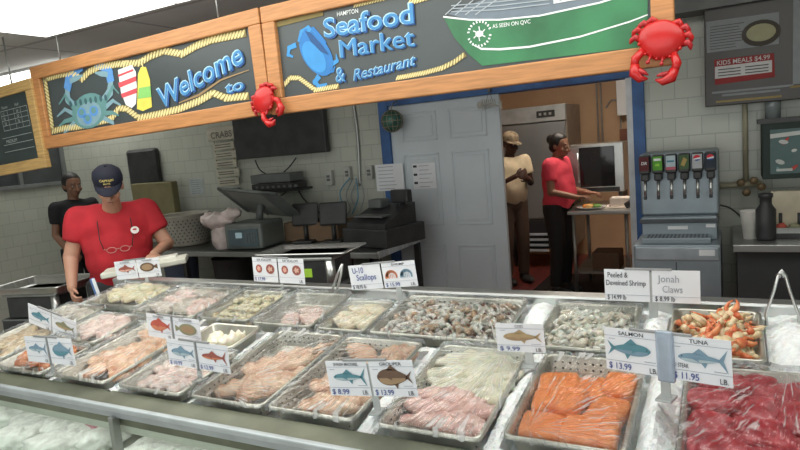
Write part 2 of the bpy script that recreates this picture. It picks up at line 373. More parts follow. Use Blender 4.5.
# ------------------------------------------------------------------ steel pans + cling film
HOLE = mat('hole_dark', (.1, .1, .1), .8)
def rrect(x0, x1, y0, y1, r, n=4):
    o = []
    for cx, cy, a0 in ((x1-r, y1-r, 0), (x0+r, y1-r, 90), (x0+r, y0+r, 180), (x1-r, y0+r, 270)):
        for k in range(n+1):
            a = R(a0+90*k/n); o.append((cx+r*math.cos(a), cy+r*math.sin(a)))
    return o
def pan_mesh(w, l, d, holes=False):
    b = MB(); rings = []
    for (ins, z, r) in ((-.0, -.006, .024), (0, .001, .024), (.004, .004, .022), (.010, .003, .02), (.014, -.001, .02), (.022, -d+.006, .022), (.030, -d, .02)):
        rings.append([(x, y, z) for x, y in rrect(-w/2+ins, w/2-ins, -l/2+ins, l/2-ins, r)])
    n = len(rings[0]); vs = [p for r_ in rings for p in r_]; fs = []
    for i in range(len(rings)-1):
        for j in range(n): a = i*n+j; c = i*n+(j+1) % n; fs.append([a, c, c+n, a+n])
    fs.append([(len(rings)-1)*n+j for j in range(n)])
    b.add(vs, fs, PANM, None, True)
    if holes:
        for row in range(2):
            z = -.016-row*.02; ins = .0152+.0085*(-z-.001)/(d-.007)
            for k in range(int(l/.024)-1):
                y = -l/2+.035+k*.024
                for s in (-1, 1):
                    x = s*(w/2-ins-.0012)
                    b.add([(x, y+.004*math.cos(R(60*t)), z+.004*math.sin(R(60*t))) for t in range(6)], [list(range(6))], HOLE)
            for k in range(int(w/.024)-1):
                x = -w/2+.035+k*.024
                for s in (-1, 1):
                    y = s*(l/2-ins-.0012)
                    b.add([(x+.004*math.cos(R(60*t)), y, z+.004*math.sin(R(60*t))) for t in range(6)], [list(range(6))], HOLE)
    return b
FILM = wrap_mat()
def film_mesh(w, l, seed, amp=.006, over=.012):
    rd = random.Random(seed); b = MB(); nx, ny = 64, 84; vs = []; fs = []
    foci = [((rd.uniform(-.6, .6))*w, rd.choice([-1, 1])*l*rd.uniform(.35, .65), rd.uniform(20, 34), rd.uniform(0, 6)) for _ in range(2)]
    W, Lh = w/2+over, l/2+over
    for j in range(ny+1):
        for i in range(nx+1):
            x = -W+2*W*i/nx; y = -Lh+2*Lh*j/ny; z = .008
            for fx, fy, fr, ph in foci:
                a = math.atan2(y-fy, x-fx); d = math.hypot(x-fx, y-fy)
                s = math.sin(a*fr+ph+2*noise.noise(Vector((x*9, y*9, seed))))
                z += amp*.5*(abs(s)**.6)*min(1, d/.1)*(.4+.6*abs(noise.noise(Vector((x*6, y*6, seed+9)))))*1.6
            z += .004*noise.noise(Vector((x*22, y*22, seed)))
            ex = max(0, abs(x)-w/2+.002)/over; ey = max(0, abs(y)-l/2+.002)/over; e = max(ex, ey)
            if e > 0:
                z = z*(1-min(1, e))+ .004 - .014*min(1, e)**1.3 + .006*noise.noise(Vector((x*60, y*60, seed)))
                x -= math.copysign(.006*ex, x) if ex > 0 else 0; y -= math.copysign(.006*ey, y) if ey > 0 else 0
            vs.append((x, y, z))
    for j in range(ny):
        for i in range(nx): a = j*(nx+1)+i; fs.append([a, a+1, a+nx+2, a+nx+1])
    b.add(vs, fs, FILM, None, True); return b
PLAB = {
 'C': 'stainless steel tray of red tuna chunks under cling film, at front right corner', 'B': 'stainless steel tray of orange salmon portions, front row',
 'A': 'stainless steel tray of white and pink fillets, left of the salmon', 'I': 'stainless steel tray of pink fillets behind and below the mackerel price card',
 'H': 'perforated stainless steel tray of long pink-beige fillets, front row, left of the mackerel card', 'M': 'short steel tray of pinkish fish behind the swordfish card, at front ledge',
 'J': 'small deep steel tray holding two white fish pieces, beside the swordfish card', 'N': 'steel tray of orange-pink fillets under shiny film, right of the two-fish card',
 'O': 'steel tray of bright orange fish at the front left corner', 'K2': 'steel tray of pale pink fillets behind the orange fish', 'U': 'steel tray of tan fillets at the left edge of the photo',
 'V': 'steel tray of grey fillets partly behind the tilted bluefish card', 'D': 'steel pan heaped with red and cream crab claws', 'E': 'steel tray of peeled white shrimp, between the cod card and the handwritten shrimp card',
 'F': 'large steel tray of grey-brown shell-on shrimp at the back of the deck', 'G': 'steel tray of cream fillets left of the shell-on shrimp', 'L': 'deep steel tray with little left in it under bunched film, behind the scallop card',
 'K': 'steel tray of small yellow-white scallops at the back', 'Q': 'steel tray of pale grey-pink fillets at the back, behind the red snapper card', 'P': 'steel tray of yellow-white fillets in the back left, below the man in red'}
_pm = {}
NOFILM = {'D', 'J'}
for k, (x0, x1, v0, v1, d) in PANL.items():
    w, l = x1-x0, v1-v0; hk = (round(w, 3), round(l, 3), d)
    M = DM @ T((x0+x1)/2, (v0+v1)/2, 0)
    r = empty('steel_tray', M, PLAB[k], 'tray', 'stainless steel trays of seafood')
    part(pan_mesh(w, l, d, k in ('H', 'B', 'I', 'F', 'A')), 'pan', r)
    if k not in NOFILM:
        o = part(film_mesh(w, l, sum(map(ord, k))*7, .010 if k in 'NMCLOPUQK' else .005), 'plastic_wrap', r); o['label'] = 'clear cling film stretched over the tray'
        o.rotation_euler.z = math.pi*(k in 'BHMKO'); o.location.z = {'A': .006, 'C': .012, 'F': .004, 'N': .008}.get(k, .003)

# ------------------------------------------------------------------ seafood
def fillet_mesh(L, W, H, m, seed, bend=.1, m2=None):
    rd = random.Random(seed); b = MB(); n, k = 18, 12; vs = []; fs = []
    for i in range(n+1):
        t = i/n; ww = W*(math.sin(math.pi*min(1, t*.85+.1))**.55)*(1-.35*t)*(1+.12*noise.noise(Vector((t*5, seed, 0)))); hh = H*(math.sin(math.pi*(t*.9+.05))**.6)
        cx = bend*L*math.sin(math.pi*t)
        for j in range(k):
            a = 2*math.pi*j/k; px = ww*.5*math.copysign(abs(math.cos(a))**.8, math.cos(a)); pz = hh*.5*math.copysign(abs(math.sin(a))**.8, math.sin(a))
            q = noise.noise(Vector((t*7, math.cos(a)*1.5+seed*3, math.sin(a))))
            rid = .12*H*math.sin(t*26+2*math.cos(a)) if pz > 0 else 0
            vs.append((cx+px*(1+.1*q), (t-.5)*L, pz*(1+.35*q)+rid))
    for i in range(n):
        for j in range(k): a = i*k+j; c = i*k+(j+1) % k; fs.append([a, c, c+k, a+k])
    fs.append(list(range(k))[::-1]); fs.append([n*k+j for j in range(k)])
    b.add(vs, fs, m, None, True); return b
def chunk_mesh(dx, dy, dz, m, seed, rough=.15, p=3.2):
    b = MB()
    def fn(v):
        k = (abs(v.x)**p+abs(v.y)**p+abs(v.z)**p)**(-1/p); v = v*k
        return v*(1+rough*noise.noise(v*1.6+Vector((seed*3.3, 0, 0)))+.35*rough*noise.noise(v*6+Vector((seed, 0, 0))))
    b.ball((0, 0, 0), (dx/2, dy/2, dz/2), m, None, 24, fn); return b
def fm(name, c, c2, sc=18, rough=.32, st=None): return mat(name, c, rough, var=.1, scale=sc, c2=c2, bump=.25, bscale=60, sss=.25, stretch=st)
MF = {
 'pinkbeige': fm('pink_beige_flesh', (.62, .34, .22), (.80, .58, .42)), 'white': fm('white_flesh', (.78, .74, .56), (.90, .87, .74)), 'pink': fm('pink_flesh', (.72, .42, .38), (.86, .62, .56)),
 'salmon': fm('salmon_flesh', (.90, .24, .05), (.95, .36, .10), 40, .3, (1, 5, 1)), 'tuna': fm('tuna_flesh', (.42, .025, .04), (.62, .08, .10), 16), 'brown': fm('blood_line', (.30, .17, .10), (.42, .27, .16)),
 'orange': fm('orange_flesh', (.55, .15, .04), (.72, .28, .09), 30), 'grey': fm('grey_flesh', (.45, .40, .34), (.64, .59, .52)), 'tan': fm('tan_flesh', (.52, .38, .22), (.68, .54, .36)),
 'opink': fm('orange_pink_flesh', (.72, .38, .22), (.84, .60, .42)), 'yellow': fm('yellow_white_flesh', (.66, .58, .36), (.80, .74, .54)), 'ppink': fm('pale_pink_flesh', (.70, .50, .44), (.82, .68, .62)),
 'cream': fm('cream_flesh', (.70, .60, .42), (.84, .78, .62))}
ORD = ['frontmost', 'second from front', 'third from front', 'fourth from front', 'fifth from front', 'sixth from front', 'seventh from front', 'eighth from front', 'ninth from front', 'rearmost']
def put(o, x, v, w, rz=0, rx=0, ry=0): o.matrix_world = DM @ T(x, v, w, rz, rx, ry)
def fillets(pk, items, m, desc, grp, name='fish_fillet', hk=1.0):
    x0, x1, v0, v1, d = PANL[pk]
    items = sorted(items, key=lambda q: q[1])
    for i, it in enumerate(items):
        x, v, L, W, rz, w = it[:6]; place = it[6] if len(it) > 6 else (ORD[min(i, 9)] if i < len(items)-1 else 'rearmost')
        W *= 1.22; L *= 1.06; w += .003; ca, sa = abs(math.cos(R(rz))), abs(math.sin(R(rz))); ev = max(L/2*ca, W/2*sa)*.8+.02; ex = max(L/2*sa, W/2*ca)*.8+.02
        v = min(max(v, v0+min(L/2*ca+W/2*sa+.022, (v1-v0)*.5)), v1-ev) if v1-v0 > 2*ev else (v0+v1)/2; x = min(max(x, x0+ex), x1-ex) if x1-x0 > 2*ex else (x0+x1)/2
        o = fillet_mesh(L, W, min(.042, W*.38)*hk, m if not isinstance(m, list) else m[i % len(m)], i*1.7+ord(pk[0]), .08).build(name)
        put(o, x, v, w, R(rz), R(random.uniform(-3, 3)), R(random.uniform(-6, 6)))
        tag(o, '%s, %s' % (desc, place), 'fish fillet', grp)
def autofill(pk, nx, ny, L, W, rz, w=-.03, jx=.01):
    x0, x1, v0, v1, d = PANL[pk]; o = []
    for i in range(nx):
        for j in range(ny):
            o.append((x0+.035+(x1-x0-.07)*(i+.5)/nx+random.uniform(-jx, jx), v0+.035+(v1-v0-.07)*(j+.5)/ny+random.uniform(-jx, jx), L*random.uniform(.92, 1.05), W, rz+random.uniform(-7, 7), w+.004*((i+j) % 2), '%s %s' % ({1: ['middle'], 2: ['front', 'rear'], 3: ['front', 'middle', 'rear']}[ny][j], {1: ['centre'], 2: ['left', 'right'], 3: ['left', 'centre', 'right']}[nx][i])))
    return o
# H : long fillets, with brown strip
fillets('H', [(-1.56, .10, .20, .11, -35, -.030), (-1.49, .12, .24, .12, 12, -.022), (-1.54, .27, .26, .12, -30, -.026), (-1.45, .30, .28, .11, -25, -.020), (-1.50, .02, .15, .10, 60, -.024), (-1.42, .15, .24, .10, -15, -.03)],
        MF['pinkbeige'], 'long pink-beige raw fillet in the perforated tray left of the mackerel card', 'pink-beige fillets')
o = fillet_mesh(.26, .035, .016, MF['brown'], 3).build('fish_fillet'); put(o, -1.42, .32, -.004, R(-26)); tag(o, 'narrow brown strip of fish lying across the pink-beige fillets', 'fish strip')
fillets('I', [(-1.10, .05, .22, .10, -30, -.028), (-1.18, .10, .22, .10, -25, -.03), (-1.07, .17, .26, .11, -22, -.024), (-1.22, .22, .22, .10, -30, -.03), (-1.12, .32, .24, .11, -40, -.026), (-1.24, .38, .16, .09, 60, -.03), (-1.06, .40, .14, .09, 80, -.026)],
        MF['pinkbeige'], 'pink raw fillet in the tray under the mackerel and grouper card', 'pink fillets under the mackerel card')
fillets('A', [(-.73, .195, .25, .10, 82, -.024), (-.80, .24, .22, .10, 75, -.028), (-.76, .285, .27, .11, 95, -.018), (-.70, .34, .22, .10, 70, -.02), (-.80, .37, .24, .10, 100, -.02), (-.74, .415, .22, .08, 85, -.026), (-.67, .24, .18, .09, 110, -.02)],
        MF['white'], 'white raw fillet in the tray left of the salmon', 'white fillets')
fillets('A', [(-.75, .02, .25, .08, 88, -.028), (-.83, .08, .18, .09, 70, -.024), (-.71, .09, .20, .09, 100, -.018), (-.78, .13, .24, .08, 88, -.014), (-.68, .045, .14, .07, 60, -.02)],
        MF['pink'], 'pink raw fillet in front of the white fillets, left of the salmon', 'pink fillets before the white ones')
fillets('M', autofill('M', 3, 2, .17, .085, -30), MF['ppink'], 'pale pink raw fillet in the short tray behind the swordfish card', 'fillets behind the swordfish card')
fillets('N', [(-2.20, .03, .2, .1, 60, -.026), (-2.33, .04, .18, .1, 40, -.026), (-2.27, .10, .26, .11, 70, -.016), (-2.20, .17, .24, .10, 20, -.02), (-2.35, .18, .22, .10, -20, -.024), (-2.27, .25, .24, .1, -30, -.018), (-2.20, .33, .22, .1, 30, -.022), (-2.34, .34, .2, .09, 70, -.026)],
        MF['opink'], 'orange-pink raw fillet in the shiny film-wrapped tray at front left', 'orange-pink fillets')
fillets('O', autofill('O', 3, 3, .14, .09, 40, -.012), MF['orange'], 'bright orange fish piece in the front left corner tray', 'bright orange fish pieces', 'fish_piece')
fillets('K2', autofill('K2', 2, 3, .2, .09, 55, -.02), MF['ppink'], 'pale pink fillet in the tray behind the orange fish', 'pale pink fillets')
fillets('U', autofill('U', 2, 3, .2, .09, 30, -.02), MF['tan'], 'tan raw fillet in the leftmost tray', 'tan fillets')
fillets('V', autofill('V', 2, 2, .16, .08, 60, -.018), MF['grey'], 'grey raw fillet behind the tilted bluefish card', 'grey fillets')
fillets('P', autofill('P', 3, 3, .18, .08, 65, -.012), MF['yellow'], 'yellow-white fillet in the back left tray', 'yellow-white fillets')
fillets('Q', autofill('Q', 3, 3, .2, .09, 75, -.02), [MF['grey'], MF['ppink']], 'grey-pink fillet in the back tray behind the red snapper card', 'grey-pink fillets')
fillets('G', autofill('G', 2, 3, .14, .075, 65, -.02), MF['cream'], 'cream fillet in the tray left of the shell-on shrimp', 'cream fillets')
fillets('J', [(-1.96, .36, .12, .07, 30, -.026), (-1.88, .39, .12, .07, -20, -.022)], MF['white'], 'small white fish piece in the little tray by the swordfish card', 'white fish pieces', 'fish_piece', 1.7)
fillets('L', [(-1.76, .60, .16, .08, 30, -.038), (-1.66, .64, .15, .08, 60, -.038), (-1.70, .72, .15, .08, 80, -.038)], MF['ppink'], 'pale fillet low in the nearly empty tray behind the scallop card', 'last pale fillets')
# K : scallops
sc = [chunk_mesh(.034, .03, .022, MF['yellow'], s, .12, 2.4).build('scallop') for s in range(3)]
first = set(); x0, x1, v0, v1, d = PANL['K']; cnt = 0
for lay in range(2):
    for i in range(8):
        for j in range(8):
            if random.random() < (.15 if lay == 0 else .35): continue
            s = cnt % 3; o = sc[s] if s not in first else dup(sc[s], Matrix()); first.add(s); cnt += 1
            put(o, x0+.035+(x1-x0-.07)*i/7+random.uniform(-.008, .008), v0+.04+(v1-v0-.08)*j/7+random.uniform(-.008, .008), -.036+lay*.018+random.uniform(0, .004), random.uniform(0, 6), random.uniform(-.3, .3))
            tag(o, 'small yellow-white sea scallop heaped in the back tray', 'scallop', 'scallops in the back tray')
# salmon portions
SP = [(-.465, .075, .12, .13, 5), (-.355, .075, .115, .13, 3), (-.43, .20, .11, .13, -6), (-.315, .17, .10, .17, -12), (-.47, .29, .12, .11, 8), (-.375, .285, .10, .12, 14), (-.295, .315, .09, .11, -6), (-.495, .19, .05, .12, 6), (-.29, .075, .05, .13, 0)]
for i, (x, v, w_, l_, rz) in enumerate(sorted(SP, key=lambda q: q[1])):
    o = chunk_mesh(w_, l_, .042, MF['salmon'], i+2, .05, 7).build('salmon_portion'); put(o, x, v, -.025+.006*(i % 3), R(rz), R(random.uniform(-4, 4)), R(random.uniform(-4, 4)))
    tag(o, 'thick orange salmon portion, %s in its tray' % ORD[i] if i < 8 else 'thick orange salmon portion, rearmost in its tray', 'salmon portion', 'salmon portions')
TP = [(-.035, .075, .13, .12), (.08, .07, .14, .12), (.16, .12, .1, .13), (-.05, .16, .13, .13), (.06, .15, .14, .13), (.15, .23, .12, .13), (-.05, .28, .13, .12), (.05, .27, .12, .13), (.14, .35, .13, .12), (-.02, .385, .14, .09), (.06, .39, .1, .1)]
for i, (x, v, w_, l_) in enumerate(sorted(TP, key=lambda q: q[1])):
    o = chunk_mesh(w_, l_, .06, MF['tuna'], i+12, .22, 3.6).build('tuna_chunk'); put(o, x, v, -.026+.010*(i % 2), random.uniform(-.6, .6), R(random.uniform(-10, 10)), R(random.uniform(-10, 10)))
    tag(o, 'dark red raw tuna chunk, %s in the front right tray' % (ORD[i] if i < 9 else ['tenth from front', 'rearmost'][i-9]), 'tuna chunk', 'tuna chunks')
# shrimp
def shrimp_mesh(m, m2, s):
    b = MB(); pts = []; rs = []
    for i in range(9):
        t = i/8; a = R(-20+(150+30*(s % 3))*t); pts.append((.021*math.cos(a), .019*math.sin(a), .004*math.sin(i+s))); rs.append(.0098*(1-.5*t)*(1+.10*(i % 2)))
    b.tube(pts, rs, m, 8); e = Vector(pts[-1])
    for k in (-1, 0, 1):
        b.add([e, e+Vector((-.004+.003*k, -.012, .003)), e+Vector((.005*k, -.016, 0)), e+Vector((.004+.003*k, -.012, -.002))], [[0, 1, 2, 3]], m2)
    return b
def heap(pk, protos, nx, ny, layers, lab, cat, grp, zt, dz, sc_=1, keep=.85, cx=1.0):
    x0, x1, v0, v1, d = PANL[pk]; used = set(); c = 0
    for lay in range(layers):
        f = 1-.12*lay
        for i in range(nx):
            for j in range(ny):
                if random.random() > keep: continue
                k = c % len(protos); c += 1
                o = protos[k] if k not in used else dup(protos[k], Matrix()); used.add(k)
                x = (x0+x1)/2+(x1-x0-.07)*f*((i+.5)/nx-.5)+random.uniform(-.008, .008); v = (v0+v1)/2+(v1-v0-.08)*f*((j+.5)/ny-.5)+random.uniform(-.008, .008)
                o.matrix_world = DM @ T(x, v, zt+lay*dz+random.uniform(0, .005), random.uniform(0, 6.28), random.uniform(-.7, .7), random.uniform(-.5, .5)) @ Matrix.Scale(sc_*random.uniform(.9, 1.15), 4)
                tag(o, lab, cat, grp)
    print(pk, c)
SH = [fm('shrimp_grey', (.38, .36, .31), (.62, .60, .54), 60), fm('shrimp_brown', (.36, .22, .12), (.60, .46, .32), 60), fm('shrimp_pale', (.62, .60, .54), (.78, .76, .70), 60)]
TAILB = flat('shrimp_tail', (.20, .08, .05), .4)
pr = [shrimp_mesh(SH[i % 3], TAILB, i).build('shrimp') for i in (0, 1, 0+3, 2)]
heap('F', pr, 14, 9, 2, 'grey-brown shell-on shrimp in the large back tray', 'shrimp', 'shell-on shrimp', -.030, .017, 1.15, .92)
PP = [fm('peeled_shrimp', (.76, .76, .66), (.88, .88, .82), 50), fm('peeled_shrimp_tint', (.60, .54, .40), (.78, .74, .64), 50)]
pr = [shrimp_mesh(PP[i % 2], PP[1], i).build('peeled_shrimp') for i in range(3)]
heap('E', pr, 8, 8, 2, 'peeled white shrimp in the tray behind the salmon', 'shrimp', 'peeled shrimp', -.030, .017, 1.15, .9)
# crab claws
CR = fm('claw_red', (.55, .08, .03), (.78, .30, .13), 30, .35); CC = fm('claw_cream', (.66, .48, .26), (.84, .72, .50), 30, .35); CT = flat('claw_tip', (.10, .06, .05), .3)
def claw_mesh(ma, mb_):
    b = MB()
    b.ball((0, 0, 0), (.017, .026, .013), ma)
    b.tube([(.006, .018, 0), (.013, .034, .001), (.012, .050, .001), (.004, .062, 0)], [.009, .008, .005, .0015], mb_, 8)
    b.tube([(-.008, .018, 0), (-.014, .034, 0), (-.010, .048, 0), (-.001, .058, 0)], [.008, .006, .004, .0015], mb_, 8)
    b.tube([(0, -.022, 0), (.004, -.036, .002), (0, -.048, .004)], [.010, .008, .010], ma, 8)
    b.ball((.0035, .0615, 0), .002, CT); b.ball((-.001, .058, 0), .002, CT); return b
pr = [claw_mesh(a, c).build('crab_claw') for a, c in ((CR, CC), (CC, CC), (CC, CR), (CR, CR), (CC, CC))]
heap('D', pr, 6, 7, 3, 'cooked red and cream crab claw heaped in the steel pan', 'crab claw', 'jonah crab claws', -.028, .019, 1.08, .72)

# ------------------------------------------------------------------ bags in the lower case
BAG = mat('frosty_bag', (.80, .82, .78), .3, var=.15, scale=30, bump=.6, bscale=50)
BAGP = mat('bag_pink_print', (.5, .2, .26), .4)
def bag_mesh(w, l, h, s, pink=False):
    b = MB()
    def fn(v):
        k = (abs(v.x)**4+abs(v.y)**4+abs(v.z)**4)**(-.25); v = v*k
        return v*(1+.16*noise.noise(v*2.2+Vector((s*2, 0, 0)))+.13*noise.noise(v*6+Vector((s, 1, 0)))+.05*noise.noise(v*14))
    b.ball((0, 0, 0), (w/2, l/2, h/2), BAG, None, 40, fn)
    b.tube([(0, l*.42, h*.2), (.01, l*.55, h*.5), (0, l*.6, h*.75)], [.03, .012, .028], BAG, 8)
    if pink: b.box((0, -.02, h*.47), (w*.4, l*.2, .012), BAGP, .004)
    return b
for i, (px, py) in enumerate([(8, 412), (38, 420), (62, 428), (88, 434), (98, 446), (150, 447), (175, 450), (20, 440), (55, 446)]):
    Yb = 1.55 if i < 5 else (1.42 if i > 6 else 1.5)
    p = aty(px, py, Yb)
    pos = ['leftmost at the rear', 'second from the left at the rear', 'third from the left at the rear', 'fourth from the left at the rear', 'pink-marked, left of the post', 'just right of the glass post', 'furthest right', 'leftmost at the front', 'second from the left at the front'][i]
    h = p.z-.54+.0
    o = bag_mesh(.21, .24, max(.1, h), i, i == 4).build('ice_bag', None, T(p.x, Yb+.02, .54+max(.1, h)/2, random.uniform(-.3, .3)))
    tag(o, 'clear frosty bag of ice in the lower case, '+pos, 'bag', 'frosty bags in the lower case')
#@@PART2
# ------------------------------------------------------------------ flat artwork helpers
class Frame:                                     # an upright plane: origin top left, x right, z up, y away
    def __init__(s, PL, PR, BL=None, h=None):
        s.o = Vector(PL); d = Vector(PR)-s.o; s.w = d.length; s.X = d.normalized()
        z = Vector((0, 0, 1)); s.Z = (z-s.X*z.dot(s.X)).normalized(); s.Yv = s.Z.cross(s.X)
        s.M = Matrix((s.X, s.Yv, s.Z)).transposed().to_4x4(); s.M.translation = s.o
        s.h = h if h is not None else -s.loc(*BL)[1]
    def loc(s, px, py):
        d = ray(px, py); t = s.Yv.dot(s.o-EYE)/s.Yv.dot(d); P = EYE+d*t-s.o; return P.dot(s.X), P.dot(s.Z)
    def pts(s, l): return [s.loc(*p) for p in l]
def px_text(b, F, t, p0, p1, hpx, m, y=-.003, bold=0, shear=0, fit=True):
    a = Vector(F.loc(*p0)); c = Vector(F.loc(*p1)); e = Vector(F.loc(p0[0], p0[1]-hpx)); d = c-a
    b.text(t, a.x, a.y, (e-a).length, m, y, d.length if fit else None, bold, shear, 'LEFT', math.atan2(d.y, d.x))
_lay = [0]
def strip(b, pts, w, m, y):
    _lay[0] = (_lay[0]+1) % 24; y -= _lay[0]*.00004
    n = len(pts); ws = w if hasattr(w, '__len__') else [w]*n; L_, R_ = [], []
    for i in range(n):
        p = Vector(pts[i]); t = (Vector(pts[min(i+1, n-1)])-Vector(pts[max(0, i-1)])).normalized(); q = Vector((-t.y, t.x))*ws[i]/2
        L_.append(p+q); R_.append(p-q)
    for i in range(n-1): b.add([(L_[i].x, y, L_[i].y), (L_[i+1].x, y, L_[i+1].y), (R_[i+1].x, y, R_[i+1].y), (R_[i].x, y, R_[i].y)], [[0, 1, 2], [0, 2, 3]], m)
    for i in range(1, n-1):
        if ws[i] > .008 and m is not ROPED: b.poly(ell(pts[i][0], pts[i][1], ws[i]/2, ws[i]/2, 0, 12), m, y-.00002)
def ell(cx, cz, rx, rz, a=0, n=20): return [(cx+rx*math.cos(t)*math.cos(a)-rz*math.sin(t)*math.sin(a), cz+rx*math.cos(t)*math.sin(a)+rz*math.sin(t)*math.cos(a)) for t in [2*math.pi*i/n for i in range(n)]]
def rs(pts, step):
    o = [Vector(pts[0])]
    for a, c in zip(pts, pts[1:]):
        a, c = Vector(a), Vector(c); k = max(1, int((c-a).length/step))
        for i in range(1, k+1): o.append(a+(c-a)*i/k)
    return o
ROPEL = flat('rope_light', (.72, .62, .30)); ROPED = flat('rope_dark', (.22, .17, .06))
def rope(b, F, px, w, y=-.0075):
    p = rs(F.pts(px), w*.55); strip(b, p, w, ROPED, y)
    for i in range(len(p)-1):
        t = (p[i+1]-p[i]).normalized(); a = math.atan2(t.y, t.x); b.poly(ell(p[i].x, p[i].y, w*.62, w*.2, a+.9, 8), ROPEL, y-.0006)
FC = {k: flat('print_'+k, c) for k, c in dict(teal=(.10, .26, .32), silver=(.42, .52, .56), olive=(.26, .26, .16), brown=(.15, .09, .06), brownl=(.36, .24, .14), red=(.50, .10, .07), orange=(.60, .22, .12),
      bluegrey=(.20, .32, .42), pale=(.62, .66, .66), tan=(.45, .33, .18), maroon=(.34, .10, .08), pinkp=(.72, .42, .34)).items()}
def fish(b, cx, cz, L, H, back, belly, kind='round', flip=False, y=-.003):
    s = -1 if flip else 1; n = 14
    P = lambda u, v: (cx+s*u*L, cz+v*H)
    if kind == 'flounder':
        b.poly([P(x, z) for x, z in ell(-.06, 0, .38, .46)], FC[back], y); b.poly([P(x, z) for x, z in ell(-.06, 0, .28, .30)], FC[belly], y-.0006)
        b.poly([P(.28, .06), P(.48, .26), P(.48, -.26), P(.28, -.06)], FC[back], y); return
    k = {'deep': .44, 'round': .27, 'long': .20}.get(kind, .3)
    up = [(t-.5)*.8 for t in [i/n for i in range(n+1)]]; hh = [k*math.sin(math.pi*min(1, (i/n)**.75*.93+.03))**.8 for i in range(n+1)]
    b.poly([P(u, h) for u, h in zip(up, hh)]+[P(u, -h) for u, h in zip(up[::-1], hh[::-1])], FC[back], y)
    b.poly([P(u, -.04) for u in up[1:-1]]+[P(u, -h*.88) for u, h in zip(up[-2:0:-1], hh[-2:0:-1])], FC[belly], y-.0006)
    sp = .5 if kind == 'long' else .34
    b.poly([P(.36, .05), P(.52, sp), P(.44, 0), P(.52, -sp), P(.36, -.05)], FC[back], y)
    b.poly([P(-.14, k*.85), P(.0, k+.22), P(.16, k*.8)], FC[back], y); b.poly([P(.02, -k*.8), P(.1, -k-.18), P(.15, -k*.7)], FC[back], y)
    b.poly([P(-.14, -.02), P(-.0, -.16), P(-.02, .0)], FC[back], y-.0012)
    b.poly([P(x, z) for x, z in ell(-.33, .05, .012, .035, 0, 8)], INK, y-.0015)
CARD = mat('white_card', (.80, .82, .87), .4, var=.02)
CLIP = mat('clip_grey', (.30, .31, .32), .4, .4); ACR = mat('acrylic_post', (.50, .52, .52), .15, .1)
LINE = flat('card_line', (.28, .30, .36))
FISHCAT = {}
def price_card(label, TL, TR, BL, Yl, Yr, cells, post=None, group=None, posth=.012, divider=False, bar=True, glare=False):
    F = Frame(aty(*TL, Yl), aty(*TR, Yr), BL); w, h = F.w, F.h
    r = empty('price_sign', F.M, label, 'price sign', group)
    n = len(cells)
    for i, c in enumerate(cells):
        g = .004 if not glare else .012
        x0 = w*i/n+(g if i else 0); x1 = w*(i+1)/n-(g if i < n-1 else 0); b = MB()
        b.b2(x0, x1, -.001, .001, -h, 0, CARD)
        ww = x1-x0; cx = (x0+x1)/2
        for z in ([-h*.17, -h*.76] if c.get('fish') or c.get('draw') else [-h*.80]): b.b2(x0, x1, -.0022, -.001, z-.0008, z, LINE)
        if c.get('title'): b.text(c['title'], cx, -h*.14, h*.09, INK, -.0025, min(ww*.6, h*.095*len(c['title'])), .01, 0, 'CENTER')
        if c.get('fish'):
            fk = c['fish']; fish(b, cx, -h*.46, ww*.86, h*.52, fk[0], fk[1], fk[2], fk[3] if len(fk) > 3 else False)
            b.b2(x0+ww*.08, x0+ww*.2, -.0022, -.001, -h*.25, -h*.24, LINE); b.b2(x1-ww*.28, x1-ww*.08, -.0022, -.001, -h*.71, -h*.70, LINE)
        if c.get('draw'): c['draw'](b, x0, x1, h)
        for t in c.get('notes', []): b.text(t[0], x0+ww*t[1], -h*t[2], h*t[3], t[4] if len(t) > 4 else INK, -.0035, ww*t[5] if len(t) > 5 else None, .008)
        if c.get('price'): b.text(c['price'], x0+ww*.06, -h*.95, h*.15, c.get('pc', INKB), -.0035, ww*.42, .012)
        if c.get('lb', True): b.text('LB.', x1-ww*.06, -h*.95, h*.12, INK, -.0035, ww*.13, .01, 0, 'RIGHT')
        o = part(b, 'card', r)
    if bar:
        b = MB(); b.b2(w*.22, w*.72, -.004, .004, -.002, .006, CLIP, .002); part(b, 'clip', r)
    if divider:
        b = MB(); b.b2(w*.5-.004, w*.5+.004, -.006, .003, -h-.006, .004, CLIP, .001); part(b, 'divider', r)
    if post:
        x, z = F.loc(*post[0]); x2, z2 = F.loc(*post[1]); b = MB(); b.b2(x-posth, x+posth, .003, .008, z2, -.01, ACR, .002)
        b.b2(x-posth*1.6, x+posth*1.6, -.02, .03, z2-.004, z2+.003, ACR, .001); part(b, 'post', r)
    return F, r
def d_scallops(b, x0, x1, h):
    ww = x1-x0; cz = -h*.46
    for k in range(2):
        cx = x0+ww*(.26+.46*k); rr = ww*(.13 if k == 0 else .17)
        b.poly(ell(cx, cz, rr, h*.2 if k else h*.17), FC['maroon'], -.003); b.poly(ell(cx, cz, rr*.6, h*.11), FC['pinkp'], -.0036)
        for q in range(5): a = q*1.25; b.poly(ell(cx+rr*.6*math.cos(a), cz+h*.1*math.sin(a), rr*.14, h*.03), FC['red' if k == 0 else 'brown'], -.0042)
def d_shrimp(b, x0, x1, h):
    ww = x1-x0
    for k, m in ((.27, 'orange'), (.72, 'bluegrey')):
        cx = x0+ww*k; pts = [(cx+ww*.15*math.cos(R(a)), -h*.56+h*.2*math.sin(R(a))) for a in range(200, -31, -20)]
        strip(b, pts, [h*.16*(1-.05*i) for i in range(len(pts))], FC[m], -.003)
        for q in range(4): b.poly(ell(cx-ww*.08+ww*.05*q, -h*.55, ww*.008, h*.1), FC[m], -.0032)
D_ = dict
